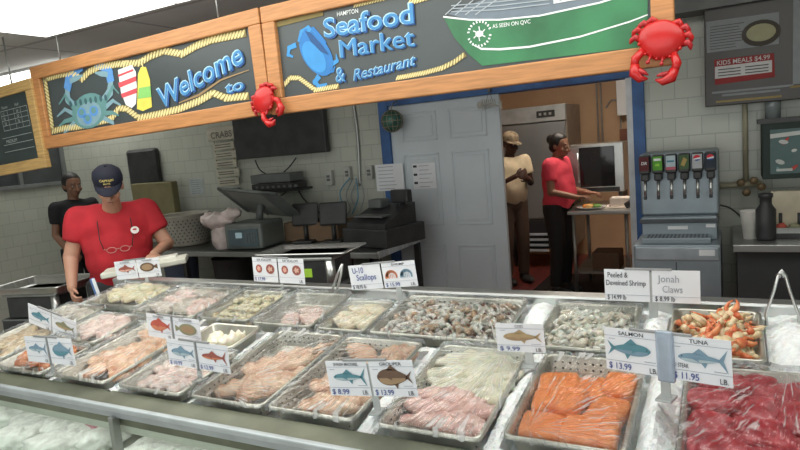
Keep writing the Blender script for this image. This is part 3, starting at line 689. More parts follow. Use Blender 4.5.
price_card('double card of a pink fish and brown flounder in front of the man in red', (114, 262), (158, 257), (117, 280), 2.36, 2.36,
           [D_(title='ROCKFISH', fish=('maroon', 'pinkp', 'round'), lb=False), D_(title='FLOUNDER', fish=('brown', 'brownl', 'flounder'))], ((145, 275), (147, 300)), divider=False)
price_card('tilted double card of a teal fish and an olive fish at the left end', (28, 303), (76, 322), (31, 323), 1.75, 1.74,
           [D_(fish=('teal', 'bluegrey', 'round')), D_(fish=('olive', 'tan', 'round'))], ((52, 320), (54, 336)))
price_card('double card of a pale fish and deep blue-grey fish above the orange fish', (24, 336), (71, 339), (28, 361), 1.45, 1.44,
           [D_(fish=('bluegrey', 'silver', 'long')), D_(fish=('bluegrey', 'teal', 'deep'))], ((50, 360), (51, 374)), divider=True)
price_card('double card of a red snapper and a brown flounder, behind and above the swordfish card', (146, 313), (199, 320), (150, 336), 1.72, 1.70,
           [D_(title='SNAPPER', fish=('red', 'orange', 'deep')), D_(title='FLOUNDER', fish=('olive', 'brownl', 'flounder', True))], ((172, 335), (172, 350)), divider=True)
price_card('double card of a silver-blue tuna and an orange-red swordfish, front left of centre', (166, 338), (227, 346), (170, 364), 1.56, 1.53,
           [D_(fish=('bluegrey', 'silver', 'round'), price='$ 10.99'), D_(fish=('maroon', 'orange', 'long'), price='$ 12.99')], ((197, 365), (198, 380)), divider=True)
F_, r_ = price_card('white card of two pairs of round red scallops behind the small scallops', (252, 257), (303, 259), (253, 281), 2.36, 2.36,
           [D_(title='SEA SCALLOPS', draw=d_scallops, price='$ 17.99', lb=False), D_(title='BAY SCALLOPS', draw=d_scallops)], ((281, 280), (281, 305)), posth=.008)
F_, r_ = price_card('double card with handwritten U-10 scallops beside a picture of two shrimp', (348, 266), (414, 260), (355, 290), 2.36, 2.36,
           [D_(notes=[('U-10', .12, .33, .24, INKB, .35), ('Scallops', .22, .62, .24, INKB, .62)], price='$ 18.95 lb', pc=INK, lb=False), D_(title='SHRIMP', draw=d_shrimp, price='$ 15.99')], ((398, 288), (396, 306)), posth=.014)
price_card('double card of a blue-green mackerel and a dark brown grouper, front centre', (325, 361), (412, 360), (328, 395), 1.50, 1.50,
           [D_(title='SPANISH MACKEREL', fish=('teal', 'silver', 'long'), price='$ 8.99'), D_(title='GROUPER', fish=('brown', 'brownl', 'deep'), price='$ 13.99')], ((374, 395), (375, 412)), posth=.012)
price_card('single card of a brown spiny-backed cod priced 9.99, between the shell-on and peeled shrimp', (495, 323), (543, 324), (498, 351), 1.86, 1.86,
           [D_(title='COD', fish=('tan', 'brownl', 'round'), price='$ 9.99')], ((528, 350), (530, 366)), posth=.014, bar=False)
price_card('wide white card handwritten with peeled and deveined shrimp and Jonah claws prices', (604, 269), (700, 271), (605, 300), 2.30, 2.30,
           [D_(notes=[('Peeled &', .08, .25, .17, INK, .45), ('Deveined Shrimp', .04, .5, .17, INK, .88)], price='$ 14.99 lb', pc=INK, lb=False), D_(notes=[('Jonah', .12, .36, .22, GREYI, .45), ('Claws', .22, .68, .22, GREYI, .42)], price='$ 8.99 lb', pc=INK, lb=False)], ((653, 300), (653, 325)), posth=.015)
F11, r11 = price_card('large tilted double card of a salmon and a tuna with clear sleeve between', (604, 327), (731, 341), (605, 368), 1.72, 1.64,
           [D_(title='SALMON', fish=('teal', 'bluegrey', 'round', True), price='$ 13.99'), D_(title='TUNA', fish=('bluegrey', 'silver', 'long'), price='$ 11.95', notes=[('# 1 STEAK', .04, .70, .1, INK, .28)])], ((664, 372), (662, 398)), posth=.013, glare=True)
b = MB(); b.b2(F11.w*.44, F11.w*.58, -.012, .006, -F11.h-.01, .008, mat('clear_sleeve', (.62, .72, .86), .06, trans=.55), .006); part(b, 'clear_sleeve', r11)

# ------------------------------------------------------------------ hanging banners
SLATE = mat('banner_black', (.055, .068, .072), .35, var=.12, scale=2)
LBL = [flat('letter_shadow', (.02, .08, .26)), flat('letter_blue', (.06, .24, .50)), flat('letter_light', (.40, .64, .80))]
WHT = flat('painted_white', (.78, .82, .82)); 
def banner(name, label, PL, PR, h, art, fw=.085):
    F = Frame(PL, PR, None, h); r = empty(name, F.M, label, 'hanging sign', 'painted banners over the seafood case')
    w = F.w; b = MB()
    b.b2(0, w, -.03, .02, -fw, 0, WOOD, .006); b.b2(0, w, -.03, .02, -h, -h+fw, WOOD, .006)
    b.b2(0, fw, -.03, .02, -h+fw, -fw, WOOD, .006); b.b2(w-fw, w, -.03, .02, -h+fw, -fw, WOOD, .006); part(b, 'frame', r)
    b = MB(); b.b2(fw, w-fw, -.004, .012, -h+fw, -fw, SLATE); art(b, F); part(b, 'painted_panel', r)
    for x in (w*.15, w*.85):
        b = MB(); zt = ZC-F.o.z-(.012 if abs(F.X.z) < .001 else .0)-F.X.z*x; b.tube([(x, 0, -.02), (x, 0, zt)], .006, STEELD, 6); part(b, 'hanger', r)
    return F, r
YS = 2.75; S = -.0075
def fancy(b, F, t, p0, p1, h, bold=.03, shear=0, S=-.0115):
    o = lambda p, dx, dy: (p[0]+dx, p[1]+dy)
    if 'M' in t:                                  # thickened by shifted copies
        for k, (dx, dy, m) in enumerate(((1.7, .9, 0), (.9, .7, 0), (-.7, -.5, 2), (.5, .1, 1), (-.1, 0, 1))): px_text(b, F, t, o(p0, dx, dy), o(p1, dx, dy), h, LBL[m], S-.0005*k, 0, shear)
        return
    px_text(b, F, t, o(p0, 1.2, .8), o(p1, 1.2, .8), h, LBL[0], S, bold+.012, shear); px_text(b, F, t, o(p0, -.5, -.4), o(p1, -.5, -.4), h, LBL[2], S-.001, bold+.008, shear)
    px_text(b, F, t, p0, p1, h, LBL[1], S-.002, max(0, bold-.02), shear)
def art_left(b, F):
    k = F.w/240
    rope(b, F, [(46, 79), (60, 75), (73, 73), (83, 79), (90, 72), (100, 67), (120, 64), (140, 63), (152, 56), (165, 51), (183, 54), (197, 46), (212, 40), (247, 33)], 5*k)
    rope(b, F, [(46, 79), (50, 105), (54, 131)], 5*k); rope(b, F, [(54, 131), (66, 128), (78, 127), (112, 119), (120, 108), (128, 109), (140, 118), (160, 114), (180, 109), (200, 101), (214, 93), (227, 98), (250, 96)], 5*k)
    G1 = flat('crab_teal', (.12, .27, .27)); G2 = flat('crab_slate', (.20, .34, .40)); G3 = flat('crab_blue', (.10, .28, .62)); G4 = flat('crab_dark', (.05, .12, .14))
    L = lambda pts, w, m, dy=0: strip(b, F.pts(pts), [x*k for x in w], m, S-dy)
    for sx in (-1, 1):
        X = lambda u, v: (90+sx*u-.0*v, 110+v-sx*u*.18)
        L([X(14, -6), X(21, -14), X(22, -26)], [6, 7, 5], G2); L([X(22, -24), X(20, -34), X(13, -41), X(6, -42)], [8, 9, 6, 2], G3); L([X(19, -32), X(12, -34), X(6, -36)], [4, 4, 1], G2, .0005)
        for q, (u, v) in enumerate(((30, -14), (32, -2), (30, 8), (25, 16))): L([X(14, -2+q*4), X(24, v-5+q*2), X(u, v+3)], [4, 3, 1.2], G2 if q % 2 else G1)
    c = F.loc(90, 111); b.poly(ell(c[0], c[1], 21*k, 13*k, .12), G1, S-.001); c = F.loc(90, 114); b.poly(ell(c[0], c[1], 15*k, 9*k, .12), G2, S-.0016)
    for dx, dy in ((-7, -1), (5, -3), (-1, 5)): c = F.loc(90+dx, 114+dy); b.poly(ell(c[0], c[1], 5*k, 4*k), G3, S-.0022); b.poly(ell(c[0], c[1]+.6*k, 3*k, 2.4*k), G1, S-.0026)
    for q in range(8): c = F.loc(72+q*5, 104-q*.9); b.poly(ell(c[0], c[1], 1.6*k, 2.4*k), G4, S-.003)
    RD = flat('buoy_red', (.62, .08, .10)); YL = flat('buoy_yellow', (.74, .62, .10)); GR = flat('buoy_green', (.22, .52, .14))
    b.poly(F.pts([(119, 70), (133, 65), (137, 72), (138, 90), (137, 104), (133, 108), (127, 105), (122, 92)]), WHT, S-.001)
    b.poly(F.pts([(119.5, 83), (137.5, 76), (137.5, 81), (120.5, 88)]), RD, S-.002); b.poly(F.pts([(122, 94), (138, 88), (138, 93), (123.5, 98)]), RD, S-.002); b.poly(F.pts([(119, 75), (134, 69), (135, 71), (119.5, 77)]), RD, S-.002)
    b.poly(F.pts([(139, 74), (142, 67), (147, 67), (151, 80), (153, 107), (144, 111), (138, 109)]), YL, S-.0005); b.poly(F.pts([(140, 88), (151.5, 86), (152.5, 97), (139, 99)]), GR, S-.0015)
    L([(125, 68), (124, 62), (129, 61)], [1.2]*3, ROPEL); L([(144, 67), (142, 60), (147, 58)], [1.2]*3, ROPEL)
    L([(180, 103), (200, 95), (222, 80), (250, 70)], [.8, 1.6, 1.2, .6], flat('scroll_brown', (.30, .20, .10)))
    fancy(b, F, 'Welcome', (164, 108), (246, 62), 20, .03, .15); fancy(b, F, 'to', (228, 94), (246, 89), 11, .03, .15)
def art_right(b, F):
    k = 3.3/620*1.0
    rope(b, F, [(277, 25), (300, 19), (324, 13)], 5*k); rope(b, F, [(356, 5), (385, -2), (398, -8)], 5*k); rope(b, F, [(410, 3), (440, -6)], 5*k)
    rope(b, F, [(286, 84), (291, 78), (300, 78), (308, 84), (316, 90), (340, 86)], 5*k); rope(b, F, [(398, 78), (425, 73), (443, 68), (455, 62), (466, 54)], 4.5*k)
    C1 = flat('bluecrab_mid', (.03, .18, .48)); C2 = flat('bluecrab_light', (.05, .27, .60)); C3 = flat('bluecrab_dark', (.02, .08, .22))
    L = lambda pts, w, m, dy=0: strip(b, F.pts(pts), [x*k for x in w], m, S-dy)
    c = F.loc(317, 54); b.poly(ell(c[0], c[1], 15*k, 25*k, .62), C1, S-.001); c = F.loc(315, 57); b.poly(ell(c[0], c[1], 10*k, 18*k, .62), C2, S-.0016)
    b.poly(F.pts([(306, 31), (312, 33), (324, 46), (330, 55), (322, 52), (312, 42)]), C3, S-.0024)
    for q in range(4): L([(300+q*4, 42-q*3), (302+q*4, 32-q*1), (309+q*3, 27+q*2), (318+q*3, 34+q*3)], [4, 4, 3, 1.5], C1 if q % 2 else C2)
    L([(297, 45), (290, 48), (289, 55), (294, 57)], [5, 5, 4, 2], C2); L([(320, 76), (316, 82), (320, 87), (328, 84)], [6, 6, 5, 2], C2)
    L([(330, 66), (338, 61), (337, 54)], [5, 4, 1], C2); L([(328, 72), (334, 71), (336, 66)], [4, 3, 1], C1)
    px_text(b, F, 'HAMPTON', (338, 16.5), (359, 13), 4.5, WHT, S, .01); fancy(b, F, 'Seafood', (326, 38), (415, 23), 19, .035); fancy(b, F, 'Market', (342, 58), (416, 46), 18, .012)
    fancy(b, F, '&', (338, 83), (347, 81), 15, .01, .1); fancy(b, F, 'Restaurant', (355, 81), (418, 65), 11, .012, .35)
    GH = mat('hull_green', (.035, .18, .075), .45, var=.35, scale=2.5); GB = flat('deck_grey', (.16, .20, .24))
    tp = F.loc(*(500, 0))[1]; zl = -.087
    def clampz(pts): return [(x, min(z, zl)) for x, z in F.pts(pts)]
    zb = -F.h+.086
    b.poly([(x, max(min(z, zl), zb)) for x, z in F.pts([(444, 17), (470, 20), (500, 20), (540, 16), (600, 3), (648, -12), (648, 60), (483, 66), (470, 55), (455, 38)])], GH, S)
    b.poly(clampz([(448, 14), (470, 5), (500, -6), (648, -60), (648, -12), (600, 3), (540, 16), (500, 20), (470, 20)]), GB, S+.001)
    L([(444, 17), (470, 20), (500, 20), (540, 16), (600, 3), (630, -6)], [1.4]*6, WHT, .001); L([(474, 45), (482, 49), (500, 49.5), (530, 47), (580, 37), (630, 22), (648, 15)], [.6, 1.6, 1.8, 1.6, 1.4, 1.2, 1], WHT, .001)
    for q in range(4): L([(446+q*10, 15), (462+q*12, 1-q*.5)], [.8, .8], flat('rigging_grey', (.42, .46, .50)), .0012)
    for q in range(3): L([(452, 12-q*3), (500, 10-q*4), (550, 4-q*4)], [.8]*3, flat('rigging_grey2', (.35, .40, .44)), .0012)
    b.poly(clampz([(554, 4), (600, -4), (600, -20), (554, -12)]), WHT, S-.001); b.poly(clampz([(560, 1), (572, -1), (572, -8), (560, -6)]), C3, S-.0016)
    px_text(b, F, 'AS SEEN ON QVC', (493, 28.5), (531, 23.5), 4.0, WHT, S-.001, .008)
    c = F.loc(480, 34); b.poly(ell(c[0], c[1], 3.6*k, 2.6*k), WHT, S-.0015)
    for q in range(6): a = q*1.047+.3; strip(b, [(c[0]+2.5*k*math.cos(a), c[1]+2*k*math.sin(a)), (c[0]+6*k*math.cos(a+.2), c[1]+6*k*math.sin(a+.2))], .9*k, WHT, S-.0015)
    for q in range(22):
        a = q*2*math.pi/22
        if q not in (0, 11): strip(b, [(c[0]+9*k*math.cos(a), c[1]+9*k*math.sin(a)), (c[0]+11*k*math.cos(a+.04), c[1]+11*k*math.sin(a+.04))], 1.3*k, WHT, S-.0015)
FL, bl = banner('hanging_sign', 'wooden framed black banner painted with a blue crab, buoys and Welcome to', aty(33, 68, YS), aty(261, 8, YS), .565, art_left)
q0 = aty(263, 8, YS); q1 = aty(676, 62, YS)
FR_, br_ = banner('hanging_sign', 'wooden framed black banner painted with Seafood Market, a blue crab and a green boat', Vector((q0.x, YS, q0.z)), Vector((q1.x, YS, q0.z)), .57, art_right)
# blackboard at far left
CHALK = flat('chalk', (.40, .44, .44)); BBD = mat('blackboard', (.03, .045, .045), .5)
Pl = aty(-60, 103, 2.62); Pr = aty(30, 78, 2.80); F = Frame(Pl, Pr, None, .60)
F = Frame(aty(-60, 105, 2.7), aty(32, 78, 2.72), (50, 168)); F.h = .62
r = empty('blackboard', F.M, 'pale wood framed blackboard with chalk price table, hanging at far left', 'blackboard')
b = MB(); fw = .075; w = F.w; h = F.h
for q in ((0, w, -fw, 0), (0, w, -h, -h+fw), (0, fw, -h+fw, -fw), (w-fw, w, -h+fw, -fw)): b.b2(q[0], q[1], -.02, .02, q[2], q[3], WOODB, .005)
part(b, 'frame', r)
b = MB(); b.b2(fw, w-fw, -.004, .01, -h+fw, -fw, BBD)
for i in range(5): strip(b, [(w-.42, -.17-i*.035), (w-.11, -.17-i*.035)], .003, CHALK, -.006)
for i in range(5): strip(b, [(w-.42+i*.0775, -.17), (w-.42+i*.0775, -.31)], .003, CHALK, -.006)
for i, t in enumerate(('Dozen', 'Half', '12', '24', '18', '30', '20', '35')): b.text(t, w-.40+(i % 2)*.16, -.155 if i < 2 else -.20-(i//2-1)*.035, .02, CHALK, -.006)
for i in range(3): strip(b, [(w-.46, -.36-i*.05), (w-.11, -.36-i*.05)], .003, CHALK, -.006)
b.text('MEDIUM', w-.42, -.40, .025, CHALK, -.006)
part(b, 'board', r)
b = MB(); b.tube([(w*.8, 0, -.02), (w*.8, 0, ZC-F.o.z-F.X.z*w*.8)], .006, STEELD, 6); part(b, 'hanger', r)
# red plastic crabs
CRD = mat('red_plastic', (.48, .012, .012), .28, var=.15, scale=5); CRD2 = mat('dark_red_plastic', (.42, .015, .02), .3)
def red_crab(cx, cy, Y, sc, rot, label):
    P = aty(cx, cy, Y); M = T(P.x, P.y, P.z) @ Matrix.Rotation(R(rot), 4, 'Y') @ Matrix.Scale(sc, 4)
    r = empty('plastic_crab', M, label, 'crab decoration', 'red plastic crabs fixed to the banner frames')
    b = MB()
    def fn(v):
        return Vector((v.x*(1+.10*v.z), v.y, v.z*(1-.12*abs(v.x))))
    b.ball((0, 0, 0), (.118, .045, .105), CRD, None, 28, fn)
    for i in range(9): a = R(200+i*17.5); b.ball((.108*math.cos(a), -.012, .097*math.sin(a)), (.010, .012, .010), CRD)
    part(b, 'shell', r)
    for s in (-1, 1):
        b = MB(); b.tube([(s*.03, -.02, -.085), (s*.033, -.045, -.115)], .006, CRD2, 8); b.ball((s*.034, -.052, -.122), .011, CRD2); part(b, 'eye', r)
        b = MB(); b.tube([(s*.075, -.005, -.06), (s*.105, -.015, -.11), (s*.10, -.02, -.15)], [.02, .024, .022], CRD)
        b.tube([(s*.10, -.02, -.14), (s*.092, -.025, -.185), (s*.055, -.028, -.21), (s*.018, -.03, -.205)], [.024, .03, .022, .004], CRD)
        b.tube([(s*.075, -.03, -.165), (s*.045, -.033, -.175), (s*.02, -.034, -.185)], [.014, .012, .003], CRD2); part(b, 'claw', r)
        for k in range(4):
            a = R(-8+k*26); x0, z0 = .10*math.cos(a), .09*math.sin(a); b = MB()
            b.tube([(s*x0, .01, z0), (s*(x0+.034), .0, z0+.014), (s*(x0+.048), .006, z0-.002), (s*(x0+.054), .01, z0-.022)], [.016, .018, .014, .004], CRD if k % 2 else CRD2, 8); part(b, 'leg', r)
    return r
red_crab(661, 40, 2.690, .74, 14, 'big round red plastic crab at the right end of the market banner')
red_crab(264, 100, 2.69, .66, -40, 'smaller tilted red plastic crab where the two banners meet')

# ------------------------------------------------------------------ back wall items at left
def panel_on(px0, py0, px1, py1, Y): a = aty(px0, py0, Y); c = aty(px1, py1, Y); return a.x, c.x, c.z, a.z
YW = YB-.001
x0, x1, z0, z1 = panel_on(231, 104, 328, 152, 4.42)
b = MB(); z1 = z0+.60; zz = z0
r = empty('television', T(0, 0, 0), 'wide black flat television on the tiled wall under the banners', 'television')
b.b2(x0, x1, 4.40, 4.46, z0, z1, DARKP, .008); part(b, 'screen', r)
b = MB(); b.b2((x0+x1)/2-.15, (x0+x1)/2+.15, 4.455, YW, z0+.15, z0+.45, STEELD); part(b, 'wall_bracket', r)
def cable(pxs, Y, rad, m=DARKP, label=None, name='cable', cat='cable', grp='cables hanging on the wall'):
    pts = [aty(p[0], p[1], Y if len(p) < 3 else p[2]) for p in pxs]; o = []
    for i in range(len(pts)-1):
        a = pts[max(0, i-1)]; p, q = pts[i], pts[i+1]; e = pts[min(len(pts)-1, i+2)]
        for k in range(5):
            t = k/5; o.append(.5*((2*p)+(q-a)*t+(2*a-5*p+4*q-e)*t*t+(3*p-a-3*q+e)*t**3))
    o.append(pts[-1]); b = MB(); b.tube(o, rad, m, 6); ob = b.build(name); tag(ob, label, cat, grp); return ob
r = empty('media_box', T(0, 0, 0), 'two stacked black media boxes on a wall shelf under the television', 'media box')
x0, x1, z0, z1 = panel_on(258, 177, 299, 187, 4.3); b = MB(); b.b2(x0, x1, 4.2, 4.42, z0-.01, z0+.05, DARKP, .006); b.b2(x0-.02, x1-.03, 4.22, 4.42, z0+.055, z0+.13, GREYP, .006)
for i in range(8): b.b2(x0+.05+i*.06, x0+.08+i*.06, 4.195, 4.205, z0+.01, z0+.03, GREYP)
part(b, 'case', r); b = MB(); b.b2(x0, x1, 4.2, YW, z0-.03, z0-.012, DARKP, .003); part(b, 'shelf', r)
for i, pxs in enumerate([[(255, 160), (260, 170), (270, 176)], [(296, 158), (290, 166), (284, 172)], [(268, 188), (266, 198), (275, 205), (285, 212)], [(296, 186), (303, 198), (313, 208), (322, 214)], [(290, 188), (280, 196), (272, 190)], [(262, 188), (262, 205), (268, 215)]]):
    cable(pxs, 4.40, .006, DARKP, 'black cable looping on the wall around the media boxes')
CBL = flat('cable_blue', (.10, .28, .42)); CGY = flat('cable_grey', (.3, .32, .33))
for i, pxs in enumerate([[(352, 180), (346, 195), (350, 210), (340, 222)], [(356, 178), (358, 198), (352, 214)], [(360, 180), (364, 196), (360, 212)], [(350, 178), (340, 192), (343, 208), (335, 220)], [(357, 180), (351, 196), (356, 208)]]):
    cable(pxs, 4.42, .005, CBL if i % 2 else CGY, ('blue' if i % 2 else 'grey')+' cable tangled below the outlets left of the blue door frame', grp='tangled outlet cables')
cable([(352, 95), (357, 130), (359, 160), (360, 186)], 4.486, .014, STEELD, 'grey vertical conduit pipe left of the blue door frame', 'conduit_pipe', 'pipe', None)
OUTP = mat('outlet_plate', (.42, .43, .40), .4)
for i, (a, c_, e, f_, lab_) in enumerate([(325, 171, 333, 185, 'grey wall switch plate right of the media boxes'), (344, 167, 351, 180, 'pale outlet box left of the conduit pipe'), (366, 166, 373, 179, 'pale outlet box right of the conduit pipe'), (21, 199, 36, 210, 'pale outlet box on the dim wall behind the counter at far left')]):
    x0, x1, z0, z1 = panel_on(a, c_, e, f_, 4.46); r = empty('wall_outlet', T(0, 0, 0), lab_, 'outlet', 'wall outlets and switches')
    b = MB(); b.b2(x0, x1, 4.45, YW, z0, z1, OUTP, .004); part(b, 'plate', r); b = MB(); xm = (x0+x1)/2; zm = (z0+z1)/2
    b.b2(xm-.014, xm+.014, 4.442, 4.45, zm-.025, zm-.004, GREYP); b.b2(xm-.014, xm+.014, 4.442, 4.45, zm+.004, zm+.025, GREYP); part(b, 'socket', r)
cable([(28, 199), (32, 190), (35, 181)], 4.46, .006, GREYP, 'grey cable rising from the outlet at far left')
# CRABS plank sign
PLK = mat('plank_beige', (.46, .44, .36), .7, var=.15, scale=5, stretch=(1, 1, 6)); PLI = flat('plank_ink', (.14, .13, .11))
F = Frame(aty(211, 131, 4.44), aty(232, 128, 4.44), (218, 182)); F.M = F.M
r = empty('plank_sign', F.M, 'beige wooden plank sign lettered CRABS hanging left of the television', 'sign')
w = F.w; b = MB(); b.b2(-.05, w+.06, -.012, .006, -.10, .03, PLK, .01); b.text('CRABS', w/2, -.075, .06, PLI, -.014, w*1.0, .02, 0, 'CENTER'); part(b, 'header_plank', r)
for i in range(5):
    b = MB(); z = -.12-i*.085; b.b2(0, w+.02*(i % 2), -.008, .006, z-.07, z, PLK, .006)
    for q in range(2): strip(b, [(w*.12, z-.022-q*.022), (w*.85, z-.022-q*.022)], .009, PLI, -.0095)
    part(b, 'plank', r)
b = MB(); b.tube([(.02, 0, .02), (.02, .0, -.5)], .004, ROPED, 6); b.tube([(w-.02, 0, .02), (w-.02, 0, -.5)], .004, ROPED, 6); part(b, 'cord', r)
b = MB(); b.b2(w*.55, w*.95, -.01, .01, -.66, -.555, GREYP, .004); part(b, 'tag', r)
def notice(px0, py0, px1, py1, Y, label, lines, m=WHITEP, ink=GREYI, group=None, nm='paper_notice', hd=None, blocks=False):
    x0, x1, z0, z1 = panel_on(px0, py0, px1, py1, Y); b = MB(); b.b2(x0, x1, Y-.002, Y, z0, z1, m); h = z1-z0; w = x1-x0
    for i in range(lines):
        z = z1-h*(.1+.82*i/max(1, lines-1)); ww = random.uniform(.6, .85)
        b.b2(x0+w*.1+(w*.18 if blocks else 0), x0+w*ww, Y-.003, Y-.002, z-h*.012, z+h*.012, ink)
        if blocks and i % 2 == 0: b.b2(x0+w*.04, x0+w*.2, Y-.003, Y-.002, z-h*.05, z+h*.04, INK)
    o = b.build(nm); tag(o, label, 'paper notice', group); return o
notice(189, 179, 205, 194, 4.4995, 'small printed notice on the tiles right of the man in red', 7, mat('notice_blue_grey', (.40, .44, .44), .7), flat('notice_ink', (.14, .17, .24)))
notice(375, 165, 405, 190, 4.4695, 'white handwritten sheet taped across the blue door frame', 7, WHITEP, GREYI)
notice(412, 164, 437, 188, 4.4925, 'white printed sheet with black marks on the white door', 6, WHITEP, GREYI, blocks=True)
# black rounded panel and tan board behind the man
x0, x1, z0, z1 = panel_on(118, 151, 153, 187, 4.35); b = MB(); b.box(((x0+x1)/2, 4.463, (z0+z1)/2-.03), (x1-x0, .07, z1-z0+.06), DARKP, .03); r = b.build('chair_back'); tag(r, 'black rounded board mounted on the tiled wall behind the man in red', 'board')
x0, x1, z0, z1 = panel_on(132, 184, 178, 222, 4.3); b = MB(); b.b2(x0, x1, 4.28, 4.36, .96, z1, mat('olive_board', (.20, .18, .09), .7), .01); tag(b.build('cardboard_panel'), 'dull olive board standing behind the man in red and the basket', 'board')
# back counter
TZ = .95
xr_ = aty(414, 238, 4.3).x
r = empty('back_counter', T(0, 0, 0), 'dark back counter along the tiled wall carrying the register and label scale', 'counter')
b = MB(); b.b2(-5.0, xr_, 3.72, YW, TZ-.04, TZ, mat('counter_top', (.07, .075, .075), .35, .3), .005); part(b, 'worktop', r)
b = MB(); b.b2(-5.0, xr_, 3.71, 3.722, TZ-.045, TZ-.005, STEELD, .003); b.b2(xr_-.0, xr_+.012, 3.71, YW, TZ-.045, TZ+.005, STEEL, .003); part(b, 'edge_trim', r)
for x in (-4.95, -4.2, -3.4, -2.7, xr_-.06):
    for y in (3.78, 4.42): b = MB(); b.b2(x, x+.04, y-.02, y+.02, 0, TZ-.04, DARKP); part(b, 'leg', r)
b = MB(); b.b2(-4.95, xr_-.06, 3.8, 4.45, .3, .33, STEELD); part(b, 'lower_shelf', r)
for x, wd, c_, lb in ((-4.6, .32, (.10, .13, .20), 'dark blue bin under the back counter, left'), (-3.95, .35, (.05, .05, .05), 'black bin under the back counter, behind the scallop card'), (-2.9, .4, (.06, .055, .05), 'dark bin under the back counter, below the register')):
    o = MB(); o.lathe([(0, 0), (wd*.42, 0), (wd*.5, .48), (wd*.52, .50), (wd*.48, .48), (wd*.4, .03), (0, .03)], flat('bin_%d' % int(-x*10), c_), (0, 0, 0), 24); tag(o.build('storage_bin', None, T(x, 4.1, .33)), lb, 'bin', 'bins under the back counter')
# basket
MBK = mat('basket_beige', (.42, .40, .34), .6)
p = aty(189, 250, 4.05)
r = empty('colander', T(p.x, 4.05, TZ), 'round perforated aluminium strainer pot on the back counter', 'strainer')
b = MB(); b.lathe([(0, 0), (.18, 0), (.205, .02), (.215, .26), (.228, .275), (.228, .285), (.205, .28), (.195, .03), (0, .02)], MBK, n=40); 
part(b, 'pot', r); b = MB()
for row in range(8):
    for k in range(34):
        a = 2*math.pi*k/34+(row % 2)*.09; z = .045+row*.027; rad = .2065+.01*z/.26
        u = Vector((math.cos(a), math.sin(a), 0)); t = Vector((-math.sin(a), math.cos(a), 0)); c_ = u*rad+Vector((0, 0, z)); b.add([c_+t*.007*math.cos(R(60*q))+Vector((0, 0, .007*math.sin(R(60*q)))) for q in range(6)], [list(range(6))], HOLE)
part(b, 'perforations', r)
# plastic bags
PB = mat('pink_white_bag', (.72, .62, .60), .35, var=.2, scale=9, bump=.4)
def blob(name, c, r_, m, s, label, cat, n=24):
    b = MB(); b.ball((0, 0, 0), r_, m, None, n, lambda v: v*(1+.25*noise.noise(v*2+Vector((s, 0, 0)))+.12*noise.noise(v*6+Vector((s, 0, 0)))))
    return tag(b.build(name, None, T(*c)), label, cat)
p = aty(219, 236, 3.80)
b = MB(); fnb = lambda v: v*(1+.25*noise.noise(v*2)+.12*noise.noise(v*6))
b.ball((0, 0, .10), (.10, .09, .12), PB, None, 20, fnb); b.ball((-.02, 0, .24), (.17, .10, .07), PB, None, 20, fnb); b.ball((.12, 0, .29), (.09, .07, .05), PB, None, 20, fnb); b.ball((-.14, 0, .25), (.07, .07, .06), PB, None, 16, fnb)
tag(b.build('plastic_bag', None, T(p.x, 3.85, TZ)), 'crumpled pinkish white plastic bags between the strainer and the label scale', 'bag')
# label scale
p = aty(253, 250, 3.9); SG = mat('scale_grey', (.17, .19, .18), .45); LCD = emis('lcd', (.55, .75, .78), .35)
r = empty('label_scale', T(p.x, 3.95, TZ, R(6)), 'grey label printing scale with a small lit display and tilted tray', 'scale')
b = MB(); b.box((0, 0, .11), (.36, .34, .21), SG, .02); part(b, 'body', r)
b = MB(); b.b2(-.14, .15, -.182, -.168, .03, .17, mat('scale_face', (.09, .13, .15), .4), .004); part(b, 'control_panel', r)
b = MB(); b.b2(-.06, .0, -.187, -.181, .10, .145, LCD); part(b, 'display', r)
b = MB()
for i in range(4):
    for j in range(3): b.b2(.035+i*.026, .053+i*.026, -.187, -.181, .06+j*.03, .078+j*.03, GREYP, .002)
part(b, 'keypad', r)
b = MB(); Mt = Matrix.Translation((.06, .04, .36)) @ Matrix.Rotation(R(-33), 4, 'X') @ Matrix.Rotation(R(8), 4, 'Y')
for q in ((-.30, .30, -.22, -.19), (-.30, .30, .19, .22), (-.30, -.24, -.22, .22), (.14, .30, -.22, .22)): b.b2(q[0], q[1], q[2], q[3], -.012, .012, SG, .006, Mt)
b.b2(-.24, .14, -.19, .19, -.008, -.002, mat('tray_inner', (.30, .31, .29), .5), 0, Mt); part(b, 'tray', r)
b = MB(); b.tube([(.02, .05, .2), (.05, .05, .35)], .03, GREYP); part(b, 'support_arm', r)
# card terminals, register
def terminal(px, Y, label):
    p = aty(px, 245, Y); r = empty('pos_monitor', T(p.x, Y, TZ, R(12)), label, 'monitor', 'dark monitors on the back counter')
    b = MB(); b.box((0, 0, .235), (.24, .03, .19), DARKP, .015, Matrix.Rotation(R(-12), 4, 'X')); part(b, 'screen', r)
    b = MB(); b.tube([(0, .02, .01), (0, .03, .14)], .02, DARKP); part(b, 'stand', r); b = MB(); b.box((0, .0, .012), (.18, .16, .02), DARKP, .008); part(b, 'base', r)
terminal(306, 4.12, 'black monitor on the back counter under the media boxes'); terminal(334, 4.12, 'black monitor on the back counter just left of the cash register')
b = MB(); b.box((0, 0, .08), (.55, .3, .16), mat('carton', (.20, .13, .08), .8), .008); tag(b.build('carton', None, T(aty(322, 250, 4.3).x, 4.31, TZ)), 'brown carton on the back counter behind the two monitors', 'box')
p = aty(378, 250, 4.0); r = empty('cash_register', T(p.x+.02, 4.08, TZ, R(-14)), 'bulky black cash register at the right end of the back counter', 'cash register')
b = MB(); b.box((0, 0, .075), (.46, .44, .14), DARKP, .01); part(b, 'cash_drawer', r); b = MB()
